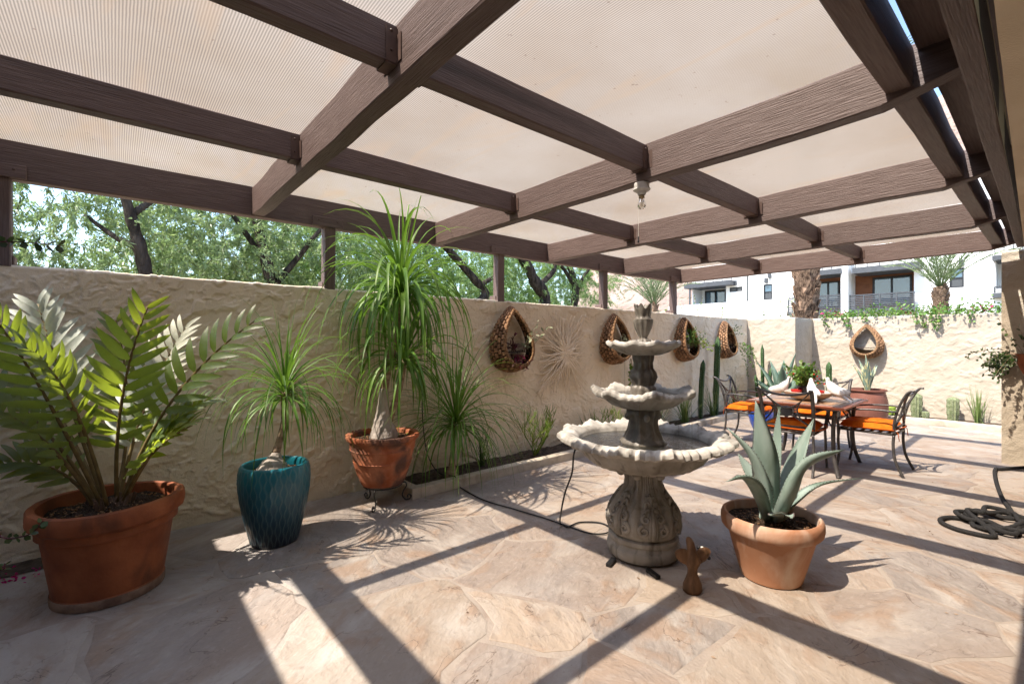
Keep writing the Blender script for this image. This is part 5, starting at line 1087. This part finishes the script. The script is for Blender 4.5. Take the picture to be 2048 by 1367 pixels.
for k in range(34):
    a = k * .62; q = .19 + .06 * math.sin(k * 1.7) ; H0.append(hc + Vector((q * 1.1 * math.cos(a) + .02 * g.uniform(-1, 1), q * .9 * math.sin(a) + .02 * g.uniform(-1, 1), .018 + .012 * (k // 10) + .01 * (k % 2))))
H0 += [at_floor(1990, 1070, .02), at_floor(1930, 1062, .018), at_floor(1890, 1048, .018), at_floor(1881, 1038, .018), at_floor(1905, 1034, .018), at_floor(1960, 1044, .02), at_floor(2010, 1056, .045), hc + Vector((.1, -.15, .06))]
hs_ = thing('garden_hose', 'coiled black woven garden hose lying on the flagstones', 'hose', (hc.x, hc.y, 0))
MB().tube([p - Vector((hc.x, hc.y, 0)) for p in spline(H0, 6)], .0165, 8).build('hose_line', MT['hose'], hs_, True)
MB().tube([Vector((7.6, .18, .02)) - Vector((hc.x, hc.y, 0)), Vector((7.5, .24, .02)) - Vector((hc.x, hc.y, 0))], .019, 12).build('fitting', MT['chrome'], hs_, True)
# ------------------------------------------------------------------ elephant bush at the left edge
eb = thing('elephant_bush', 'elephant bush with red stems and round leaves reaching in at the left edge', 'shrub', (-.95, 2.55, 0))
EB = Vector(eb.location); rl = MB().lathe([(1, 0)], 3) if 0 else None
def round_sprig(P, nl, sz, seed):
    g = random.Random(seed); sp = spline([p - EB for p in P], 6); MB().tube(sp, [.006 * (1 - .75 * i / len(sp)) for i in range(len(sp))], 6).build('stem', MT['maroon'], eb, True); C, D = [], []
    for k in range(nl):
        u = .12 + .88 * (k // 2) / (nl / 2 - .5); x = u * (len(sp) - 1); i = min(len(sp) - 2, int(x)); q = sp[i].lerp(sp[i + 1], x - i); t = (sp[i + 1] - sp[i]).normalized(); s = (t.cross(Vector((g.gauss(0, .4), -1, g.gauss(0, .4))))).normalized() * (1 if k % 2 else -1); C.append(q); D.append(s + t * .5)
    leaf_cloud('leaves', C, D, sz, sz * .8, MT['jade'], eb, OVAL, seed, .25)
round_sprig([EB + Vector((0, 0, .0)), EB + Vector((-.05, .05, .8)), at_d(-120, 540, 2.05), at_d(-40, 490, 2.0), at_d(40, 484, 1.98), at_d(128, 492, 1.95)], 34, .034, 1)
round_sprig([EB + Vector((0, 0, .0)), EB + Vector((.0, -.02, .2)), at_d(-70, 1020, 2.05), at_d(0, 1072, 1.95), at_d(45, 1072, 1.92), at_d(70, 1060, 1.9), at_d(86, 1040, 1.88)], 26, .026, 2)
round_sprig([EB + Vector((0, 0, .0)), EB + Vector((.02, -.04, .1)), at_d(-80, 1140, 2.0), at_d(0, 1140, 1.95), at_d(10, 1125, 1.95)], 14, .024, 3)
g = random.Random(8); C = [at_floor(g.uniform(-10, 80), g.uniform(1130, 1165), .006) for k in range(36)]
tag(leaf_cloud('fallen_petals', C, [(g.gauss(0, 1), g.gauss(0, 1), .05) for c in C], .02, .014, MT['magenta'], None, OVAL, 5), 'magenta bougainvillea petals fallen at the foot of the wall', 'petals', kind='stuff')
# ------------------------------------------------------------------ bougainvillea over the back wall
bg_ = thing('bougainvillea', 'bougainvillea with magenta flowers trailing over the back wall top', 'shrub', (11.05, 1.5, 1.84)); g = random.Random(15); C, D = [], []; st_ = MB()
for k in range(2000):
    y = g.uniform(-1.4, 1.65); q = fbm(np.array([y * 1.6 + 9]), np.array([.5]), 3, 3)[0]; hgt = .02 + .17 * max(0, q - .22)
    C.append((g.gauss(.0, .12), y, abs(g.gauss(0, 1)) * hgt + .01)); D.append((g.gauss(-.4, 1), g.gauss(0, 1), g.gauss(.2, .8)))
FC, FD = [], []
for y0 in (1.42, 1.36, 1.60, -.62, -.7, .35):
    for k in range(8): FC.append((g.gauss(-.03, .05), y0 + g.gauss(0, .05), .08 + g.gauss(0, .04))); FD.append((g.gauss(0, 1), g.gauss(0, 1), g.gauss(0, 1)))
for (y, L, n) in ((1.62, .26, 30), (1.22, .28, 34), (1.28, .2, 20), (.93, .14, 22), (.1, .30, 40), (.0, .34, 44), (-.12, .28, 40), (.2, .22, 30), (-.5, .2, 16), (-.95, .42, 34), (-.9, .25, 16)):
    pts = [Vector((-.02, y, .03)), Vector((-.17, y - .02, .05))]; p = pts[-1]; d = Vector((-.3, -.1, -.6)).normalized()
    for i in range(7): d = (d + Vector((g.gauss(.06, .12), g.gauss(-.05, .15), -.15))).normalized(); p = p + d * L / 7; p = Vector((min(p.x, -.14), p.y, p.z)); pts.append(p)
    st_.tube(pts, [.004] * len(pts), 5)
    for k in range(n): x = g.uniform(.1, .99) * (len(pts) - 1); i = int(x); C.append(tuple(pts[i].lerp(pts[min(i + 1, len(pts) - 1)], x - i) + Vector((g.gauss(-.01, .012), g.gauss(0, .02), 0)))); D.append((g.gauss(-.5, .6), g.gauss(0, 1), g.gauss(-.5, .6)))
for k in range(16):
    y = -1.4 + 3.0 * k / 15; st_.tube([Vector((.1, y, -.3)), Vector((.08, y + .1, 0)), Vector((g.uniform(-.1, .1), y + g.uniform(-.2, .2), .12))], [.008, .006, .003], 5)
st_.build('stems', MT['bark_tan'], bg_, True); tag(leaf_cloud('foliage', C, D, .042, .03, MT['bush'], bg_, OVAL, 4), kind='stuff'); tag(leaf_cloud('bracts', FC, FD, .045, .04, MT['magenta'], bg_, OVAL, 6), kind='stuff')
# ------------------------------------------------------------------ palms
BOOT = MB().add([(-.5, 0, 0), (.5, 0, 0), (.42, .16, .5), (-.42, .16, .5), (.22, .42, 1.0), (-.22, .42, 1.0), (-.3, -.06, .1), (.3, -.06, .1), (.16, .30, 1.02), (-.16, .30, 1.02)], [(0, 3, 2, 1), (3, 5, 4, 2), (6, 7, 8, 9), (0, 6, 9, 5, 3), (1, 2, 4, 8, 7), (5, 9, 8, 4), (0, 1, 7, 6)]).mesh('leaf_boot', MT['palm_bark'])
def palm_trunk(t, h0, h1, r, n, seed, bulge=0, sz=.24):
    g = random.Random(seed); MB().tube([(0, 0, h0 + (h1 - h0) * i / 8) for i in range(9)], [(r * .82) * (1 + bulge * math.sin(PI * i / 8)) for i in range(9)], 14).build('trunk', MT['palm_bark'], t, True)
    for k in range(n):
        u = (k + .5) / n; z = h0 + (h1 - h0) * u; a = k * 2.39996 + g.uniform(-.2, .2); q = r * .8 * (1 + bulge * math.sin(PI * u)); s = sz * g.uniform(.8, 1.15)
        o = link('leaf_boot', BOOT, None, t); e = Vector((math.cos(a), math.sin(a), 0)); x = Vector((-e.y, e.x, 0)); tl = g.uniform(-.35, .35)
        x2 = (x + Vector((0, 0, tl))).normalized(); zv = (Vector((0, 0, 1)) - x * tl).normalized(); Mx = Matrix((x2 * s * .9, e * s * .8, zv * s)).transposed().to_4x4(); Mx.translation = e * q + Vector((0, 0, z - s * .35)); o.matrix_local = Mx
def palm_crown(t, z, n, L, seed, inc1=70, leaf=.4, wd=.025, lw=.03):
    g = random.Random(seed)
    for k in range(n):
        inc = R(4 + (inc1 - 4) * (k / n) ** .8); az = k * 2.39996; d = Vector((math.sin(inc) * math.cos(az), math.sin(inc) * math.sin(az), math.cos(inc))); p = Vector((0, 0, z)); pts = [p]; l = L * g.uniform(.85, 1.1)
        for i in range(8): d = (d + Vector((0, 0, -.05 - .02 * i))).normalized(); p = p + d * l / 8; pts.append(p)
        o = MB().tube(pts, [wd * (1 - .1 * i) for i in range(9)], 5).build('frond', MT['palm_leaf'], t, True); C, D = [], []
        for i in range(44):
            x = (1.2 + 6.7 * i / 44); j = int(x); q = pts[j].lerp(pts[j + 1], x - j); tt = (pts[j + 1] - pts[j]).normalized(); s = tt.cross(Vector((0, 0, 1)) if abs(tt.z) < .95 else Vector((1, 0, 0))).normalized() * (1 if i % 2 else -1); C.append(q); D.append(s * .75 + tt + Vector((0, 0, .15)) + Vector((g.gauss(0, .08), g.gauss(0, .08), g.gauss(0, .08))))
        tag(leaf_cloud('leaflets', C, D, leaf, lw, MT['palm_leaf'], o, RHOMB, seed + k, .2), kind='stuff')
q = at_d(1613, 640, 10.6); t = thing('palm_tree', 'thick palm trunk with ragged brown leaf boots right behind the back wall', 'palm tree', (q.x, q.y, -.06), 0, 'palms'); palm_trunk(t, 0, 6.5, .225, 170, 1, 0, .31); palm_crown(t, 6.5, 22, 2.6, 2)
q = at_d(1881, 640, 17); t = thing('palm_tree', 'young date palm with a squat pineapple trunk before the white building', 'palm tree', (q.x, q.y, -.06), 0, 'palms'); zt = CH + (683.5 - 570) / 933 * 17; palm_trunk(t, 0, zt, .24, 110, 3, .1, .2); palm_crown(t, zt - .1, 26, 2.5, 5, 42, .35, .02)
q = at_d(1308, 640, 22); t = thing('palm_tree', 'small feathery palm head showing above the long wall by the hillside', 'palm tree', (q.x, q.y, -.06), 0, 'palms'); zt = CH + (683.5 - 606) / 933 * 22; palm_trunk(t, 0, zt, .2, 60, 6, .1, .2); palm_crown(t, zt - .1, 26, 2.6, 7, 48, .4, .02)
# ------------------------------------------------------------------ white apartment building
BX = 44.0
bd_ = thing('apartment_building', 'white modern apartment building with dark canopies and slatted balconies', 'building', (BX, 14, 0)); B0 = Vector(bd_.location)
def rct(px0, px1, py0, py1, X=BX):                   # y-range and z-range on the facade plane
    a = at_x(px0, (py0 + py1) / 2, X); b = at_x(px1, (py0 + py1) / 2, X); pm = (px0 + px1) / 2; return (b.y, a.y, at_x(pm, py1, X).z, at_x(pm, py0, X).z)
def bpart(name, y0, y1, z0, z1, x0, x1, mat, parent=bd_): return MB().box(((x0 + x1) / 2 - B0.x, (y0 + y1) / 2 - B0.y, (z0 + z1) / 2), (abs(x1 - x0), abs(y1 - y0), abs(z1 - z0))).build(name, mat, parent)
LOG = [rct(1386, 1452, 573, 606), rct(1588, 1681, 552, 624), rct(1697, 1828, 541, 617), rct(1992, 2080, 516, 575)]
WIN = [rct(1459, 1485, 573.5, 583), rct(1527, 1544.5, 568, 599), rct(1899, 1928, 536, 575)]
fy1 = at_x(1384, 600, BX).y; fy0 = at_x(2120, 600, BX).y; fz0, fz1 = -.5, 13.5
ys = sorted({fy0, fy1} | {v for q in LOG + WIN for v in q[:2]}); zs = sorted({fz0, fz1} | {v for q in LOG + WIN for v in q[2:]}); wl = MB()
for i in range(len(ys) - 1):
    for j in range(len(zs) - 1):
        ym, zm = (ys[i] + ys[i + 1]) / 2, (zs[j] + zs[j + 1]) / 2
        if any(q[0] < ym < q[1] and q[2] < zm < q[3] for q in LOG + WIN): continue
        wl.add([(0, ys[i + 1] - B0.y, zs[j]), (0, ys[i] - B0.y, zs[j]), (0, ys[i] - B0.y, zs[j + 1]), (0, ys[i + 1] - B0.y, zs[j + 1])], [(0, 1, 2, 3)])
for (y0, y1, z0, z1), dep in [(q, 2.0) for q in LOG] + [(q, .16) for q in WIN]:      # reveals
    a, b = y0 - B0.y, y1 - B0.y
    wl.add([(0, a, z0), (dep, a, z0), (dep, a, z1), (0, a, z1)], [(0, 1, 2, 3)]); wl.add([(0, b, z0), (dep, b, z0), (dep, b, z1), (0, b, z1)], [(3, 2, 1, 0)])
    wl.add([(0, a, z0), (0, b, z0), (dep, b, z0), (dep, a, z0)], [(0, 1, 2, 3)]); wl.add([(0, a, z1), (0, b, z1), (dep, b, z1), (dep, a, z1)], [(3, 2, 1, 0)])
for yy in (fy0, fy1): wl.add([(0, yy - B0.y, fz0), (12, yy - B0.y, fz0), (12, yy - B0.y, fz1), (0, yy - B0.y, fz1)], [(0, 1, 2, 3)])
wl.add([(0, fy0 - B0.y, fz1), (0, fy1 - B0.y, fz1), (12, fy1 - B0.y, fz1), (12, fy0 - B0.y, fz1)], [(0, 1, 2, 3)])
wl.build('wall', MT['white_wall'], bd_)
def window(y0, y1, z0, z1, x, cols=1, rows=1, grey=False, fw=.09):
    f = MB()
    for k in range(cols + 1): yy = y0 + (y1 - y0) * k / cols; f.box((x - B0.x, min(max(yy, y0 + fw / 2), y1 - fw / 2) - B0.y, (z0 + z1) / 2), (.08, fw, z1 - z0))
    for k in range(rows + 1): zz = z0 + (z1 - z0) * k / rows; f.box((x - B0.x + .004, (y0 + y1) / 2 - B0.y, min(max(zz, z0 + fw / 2), z1 - fw / 2)), (.07, y1 - y0, fw))
    w_ = f.build('window', MT['frame'], bd_)
    for i in range(cols):
        for j in range(rows):
            a, b = y0 + (y1 - y0) * i / cols, y0 + (y1 - y0) * (i + 1) / cols; c, d = z0 + (z1 - z0) * j / rows, z0 + (z1 - z0) * (j + 1) / rows
            MB().box((x - B0.x + .02, (a + b) / 2 - B0.y, (c + d) / 2), (.012, b - a - fw * .8, d - c - fw * .8)).build('pane', MT['pane_grey'] if grey and j == 0 else MT['pane'], w_)
for k, q in enumerate(WIN): window(q[0], q[1], q[2], q[3], BX + .1, 1 if k else 2, 2 if k else 1, True)
for k, q in enumerate(LOG):
    dx = 1.9; bpart('loggia_back', q[0], q[1], q[2], q[3], BX + dx, BX + 2.06, MT['brown_panel'] if k in (1, 2) else MT['white_wall'])
    if k in (1, 2):
        n = 11
        for i in range(n): zz = q[2] + (q[3] - q[2]) * (i + .5) / n; bpart('cladding_board', q[0] + .02, q[1] - .02, zz - (q[3] - q[2]) / n * .46, zz + (q[3] - q[2]) / n * .46, BX + dx - .03, BX + dx - .004, MT['brown_panel'])
DW = [rct(1410, 1452, 580, 607, BX + 1.8), rct(1634, 1679, 563, 616, BX + 1.8), rct(1745, 1824, 552, 610, BX + 1.8)]
for k, q in enumerate(DW): window(q[0], q[1], q[2], q[3], BX + 1.82, 2, 1, fw=.13)
CAN = [rct(1368, 1460, 564, 573, BX - 1.1), rct(1583, 1682, 541, 551, BX - 1.1), rct(1704, 1838, 529, 541, BX - 1.1), rct(1984, 2090, 506, 515, BX - 1.1)]
for q in CAN: bpart('canopy', q[0], q[1], q[2], q[3], BX - 1.1, BX + 1.5, MT['dark_metal'])
for q in CAN:                                         # terrace rail above each canopy
    r_ = MB().box((-.6, (q[0] + q[1]) / 2 - B0.y, q[3] + .9), (.06, q[1] - q[0], .06)).build('terrace_rail', MT['dark_metal'], bd_)
    for k in range(6): yy = q[0] + .1 + (q[1] - q[0] - .2) * k / 5; MB().box((-.6, yy - B0.y, q[3] + .45), (.05, .05, .9)).build('baluster', MT['dark_metal'], r_)
    for k in range(4): MB().box((-.6, (q[0] + q[1]) / 2 - B0.y, q[3] + .15 + .18 * k), (.03, q[1] - q[0], .03)).build('rail_bar', MT['dark_metal'], r_)
for (p0, p1, a, b) in ((1577, 1682, 592, 622), (1697, 1828, 587, 616), (1989, 2090, 570, 583)):
    q = rct(p0, p1, a, b, BX - .5); rl_ = MB().box((-.5, (q[0] + q[1]) / 2 - B0.y, q[3]), (.09, q[1] - q[0], .07)).build('balcony_railing', MT['dark_metal'], bd_); n = 8
    for k in range(n): zz = q[2] + (q[3] - q[2]) * (k + .35) / n; MB().box((-.5, (q[0] + q[1]) / 2 - B0.y, zz), (.03, q[1] - q[0] - .04, (q[3] - q[2]) / n * .55)).build('slat', MT['dark_metal'], rl_)
    for k in range(5): yy = q[0] + (q[1] - q[0]) * k / 4; MB().box((-.5, yy - B0.y, (q[2] + q[3]) / 2), (.1, .08, q[3] - q[2])).build('rail_post', MT['dark_metal'], rl_)
    bpart('balcony_slab', q[0] - .1, q[1] + .1, q[2] - .3, q[2] - .02, BX - .62, BX - .003, MT['dark_metal'])
q = rct(1682, 1696, 480, 632, BX - .9); bpart('pillar', q[0], q[1], -.5, 13, BX - .9, BX - .003, MT['white_wall'])
for (px, py) in ((1471, 566), (1533, 561), (1540, 551), (1923, 526)):
    z = at_x(px, py, BX).z; yy = at_x(px, py, BX).y; bpart('wall_light', yy - .12, yy + .12, z - .2, z + .2, BX - .22, BX - .003, MT['dark_metal'])
yy = at_x(1495.5, 600, BX).y; bpart('downpipe', yy - .05, yy + .05, 2, 13, BX - .09, BX - .003, MT['pane_grey'])
q = rct(1395, 1566, 607, 640, BX - 1.4); bpart('parapet', q[0], fy1 + 1.8, -.5, rct(1395, 1452, 607, 640, BX - 1.4)[3], BX - 1.4, BX - 1.2, MT['white_wall'])
yy = at_x(1379, 600, BX - 1).y; bpart('canopy_post', yy - .06, yy + .06, 0, CAN[0][2], BX - 1.0, BX - .88, MT['dark_metal'])
# ------------------------------------------------------------------ hillside
nx, ny = 120, 110; gx, gy = np.meshgrid(np.linspace(75, 460, nx), np.linspace(-120, 330, ny)); az = np.degrees(np.arctan2(gy, gx))
hgt = 105 * sst(70, 300, gx + .2 * gy) * sst(47, 33, az) * (.75 + .5 * fbm(gx / 60, gy / 60, 5, 4)) + 9 * (fbm(gx / 14, gy / 14, 8, 4) - .5) * sst(80, 130, gx) - .3
P = np.stack([gx, gy, hgt], -1).reshape(-1, 3); i = (np.arange(ny - 1)[:, None] * nx + np.arange(nx - 1)[None, :]).ravel(); ho = link('hillside', np_mesh('hillside', P, np.stack([i, i + 1, i + nx + 1, i + nx], 1), MT['hill'], True)); tag(ho, 'dry pinkish brown desert hillside behind the trees', kind='structure')
# ------------------------------------------------------------------ trees beyond the long wall
def tree(label, base, trunk, limbs, crown, n_twig, seed, mat, leaf=(.085, .021), per=84, r0=.16, group='trees beyond the wall'):
    """trunk: list of points; limbs: lists of points; crown: [(centre, radii)] ellipsoids filled with leafy twigs"""
    t = thing('leafy_tree', label, 'tree', base, 0, group); b = Vector(base); g = np.random.default_rng(seed); gr = random.Random(seed)
    P = spline([Vector(p) - b for p in trunk], 6); n = len(P); MB().tube(P, [r0 * (1 - .62 * i / n) * gr.uniform(.86, 1.12) for i in range(n)], 12).build('trunk', MT['bark_dark'], t, True)
    for L in limbs:
        Q = spline([Vector(p) - b for p in L], 5); m_ = len(Q); MB().tube(Q, [r0 * .36 * (1 - .8 * i / m_) + .008 for i in range(m_)], 8).build('limb', MT['bark_dark'], t, True)
    C, D = [], []; tw = MB()
    wts = np.array([r[0] * r[1] * r[2] for c, r in crown]); wts = wts / wts.sum()
    for k in range(n_twig):
        c, r = crown[g.choice(len(crown), p=wts)]; v = g.normal(size=3); v /= np.linalg.norm(v); v *= g.uniform(.15, 1) ** .45
        o = np.array(c) + np.array((0, .75, 0)) + v * np.array(r) - np.array(base); d = v * .6 + g.normal(size=3) * .5 + np.array((0, 0, -.25)); d /= np.linalg.norm(d); ln = g.uniform(.35, .75)
        u = g.uniform(0, 1, per)[:, None]; sag = np.array((0, 0, -1.)) * .28 * ln * u ** 2; C.append(o + d * ln * u + sag + g.normal(size=(per, 3)) * .022); D.append(d * .7 + g.normal(size=(per, 3)) * .55 + np.array((0, 0, -.35)))
        if k % 5 == 0: tw.tube([Vector(o), Vector(o + d * ln * .5 - np.array((0, 0, .04))), Vector(o + d * ln - np.array((0, 0, .28 * ln)))], [.006, .004, .002], 3, False)
    tag(tw.build('twigs', MT['bark_dark'], t), kind='stuff'); C = np.concatenate(C); D = np.concatenate(D); tag(leaf_cloud('crown', C, D, leaf[0], leaf[1], mat, t, RHOMB, seed), kind='stuff'); return t
def Y_(px, py, Y): return at_y(px, py, Y)
tree('grey-green tree with a leaning dark trunk, seen over the wall at left', (.30, 8.0, -.06), [(.45, 8, 0), (.34, 8, 1.4), Y_(293, 560, 8), Y_(275, 480, 8), Y_(252, 400, 8), (-.3, 8.2, 5)], [[Y_(282, 500, 8), Y_(225, 470, 8.2), Y_(170, 430, 8.4)], [Y_(262, 430, 8), Y_(330, 380, 8.3), (1.2, 8.6, 4.5)]],
     [((-.6, 8.6, 3.5), (1.9, 1.6, 1.4)), ((.9, 9.0, 3.2), (1.5, 1.5, 1.5)), ((-2.0, 8.8, 2.6), (1.5, 1.4, 1.6))], 580, 1, MT['willow'], r0=.12)
tree('dense grey-green tree with a limb reaching right, left of the tall palm', (2.2, 9.4, -.06), [(2.2, 9.4, 0), (2.25, 9.4, 1.5), Y_(540, 560, 9.4), Y_(520, 470, 9.4), (1.6, 9.4, 5)], [[Y_(545, 575, 9.4), Y_(600, 510, 9.3), Y_(645, 455, 9.2), (3.9, 9, 4.6)], [Y_(535, 530, 9.4), Y_(480, 450, 9.5), (1.0, 9.6, 4.5)]],
     [((1.9, 9.8, 3.6), (1.8, 1.6, 1.5)), ((3.3, 9.8, 3.4), (1.6, 1.5, 1.5)), ((2.4, 10.2, 2.2), (2.2, 1.4, 1.0))], 720, 2, MT['willow'], r0=.15)
tree('fresh green tree with a dark limb, behind the tall palm head', (5.6, 10.2, -.06), [(5.9, 10.2, 0), (5.8, 10.2, 1.6), Y_(965, 600, 10.2), Y_(940, 548, 10.2), (4.9, 10.2, 5)], [[Y_(955, 575, 10.2), Y_(1000, 530, 10.2), (7, 10.2, 4.8)]],
     [((4.6, 10.6, 3.3), (1.6, 1.5, 1.7)), ((6.0, 10.6, 3.0), (1.5, 1.5, 1.7))], 760, 3, MT['willow2'], r0=.18)
tree('fresh green tree with a stout trunk leaning left, between the middle posts', (9.4, 10.6, -.06), [(9.7, 10.6, 0), (9.5, 10.6, 1.4), Y_(1090, 604, 10.6), Y_(1068, 560, 10.6), Y_(1046, 518, 10.6), (7.6, 10.6, 5.5)], [[Y_(1075, 575, 10.6), Y_(1110, 530, 10.8), (10.2, 11, 4.8)]],
     [((8.2, 11.0, 3.6), (1.8, 1.5, 1.6)), ((9.9, 11.2, 3.4), (1.6, 1.5, 1.8)), ((8.6, 11.6, 2.0), (2.4, 1.2, .9))], 820, 4, MT['willow2'], r0=.27)
tree('forked green tree before the hillside, right of the leaning trunk', (12.6, 12, -.06), [(12.6, 12, 0), (12.6, 12, 1.6), Y_(1150, 600, 12), Y_(1142, 540, 12), (12, 12, 5.5)], [[Y_(1150, 590, 12), Y_(1166, 555, 12), Y_(1186, 525, 12), (14.2, 12, 4.8)], [Y_(1148, 570, 12), Y_(1120, 530, 12), (11.2, 12, 4.6)]],
     [((12.4, 12.4, 4.0), (2.0, 1.7, 1.5)), ((14.6, 12.4, 3.8), (1.7, 1.5, 1.7)), ((11.8, 12.8, 2.4), (2.0, 1.2, 1.0))], 820, 5, MT['willow2'], r0=.22)
tree('pale feathery tree at the far left behind the corner post', (-3.0, 8.4, -.06), [(-3.0, 8.4, 0), (-3.0, 8.5, 2.2), (-2.8, 8.6, 4.5)], [[(-3, 8.5, 2), (-2.2, 8.6, 3.0), (-1.5, 8.8, 3.6)]], [((-2.4, 9.4, 2.6), (1.5, 1.3, 1.8))], 300, 6, MT['willow'], r0=.12)
tree('distant blue-green tree filling the gap behind the second post', (3.4, 14.5, -.06), [(3.4, 14.5, 0), (3.4, 14.5, 2.5), (3.2, 14.6, 5)], [[(3.4, 14.5, 2.2), (4.6, 14.4, 3.6), (5.4, 14.3, 4.4)]], [((3.2, 14.8, 3.4), (2.4, 1.8, 2.0)), ((5.4, 15, 3.6), (2.0, 1.6, 2.0)), ((.8, 15, 3.2), (1.8, 1.6, 1.7))], 700, 7, MT['willow'], leaf=(.10, .022), r0=.17)
tree('distant green tree low behind the leaning trunks', (10.4, 17, -.06), [(10.4, 17, 0), (10.4, 17, 2.5), (10.2, 17, 5)], [[(10.4, 17, 2.2), (12, 17, 3.6), (13, 17, 4.4)]], [((9.4, 17.2, 3.0), (2.4, 1.8, 2.0)), ((12.6, 17.4, 3.2), (2.4, 1.6, 2.0)), ((15.2, 17, 2.6), (1.6, 1.4, 1.3))], 640, 8, MT['willow2'], leaf=(.11, .026), r0=.18)
for k, (px, py, d) in enumerate(((1375, 618, 14), (1415, 625, 15), (1560, 615, 20), (1590, 600, 24))):
    p = at_d(px, py, d); t = thing('far_shrub', ['pale shrub tip over the long wall beside the last post', 'small green shrub tip over the wall corner', 'feathery grey shrub before the white parapet', 'pale bush beside the thick palm trunk'][k], 'shrub', (p.x, p.y, -.06), 0, 'shrubs before the building'); sprigs(t, (0, 0, 0), rdirs(14, 70 + k, 2.2, .5), p.z + .4, 22, .09 if k < 2 else .16, MT['bush'] if k < 2 else MT['pale_leaf'], 80 + k, MT['bark_tan'], wr=.4, sr=.01)

# ------------------------------------------------------------------ litter on the flagstones
g = random.Random(44); C = [(g.uniform(.3, 7), g.uniform(.2, 3.6), .004) for k in range(90)]
tag(leaf_cloud('dry_leaf_litter', C, [(g.gauss(0, 1), g.gauss(0, 1), .08) for c in C], .022, .008, MT['bark_tan'], None, RHOMB, 9), 'tiny dry leaves scattered over the flagstones', 'leaf litter', kind='stuff')
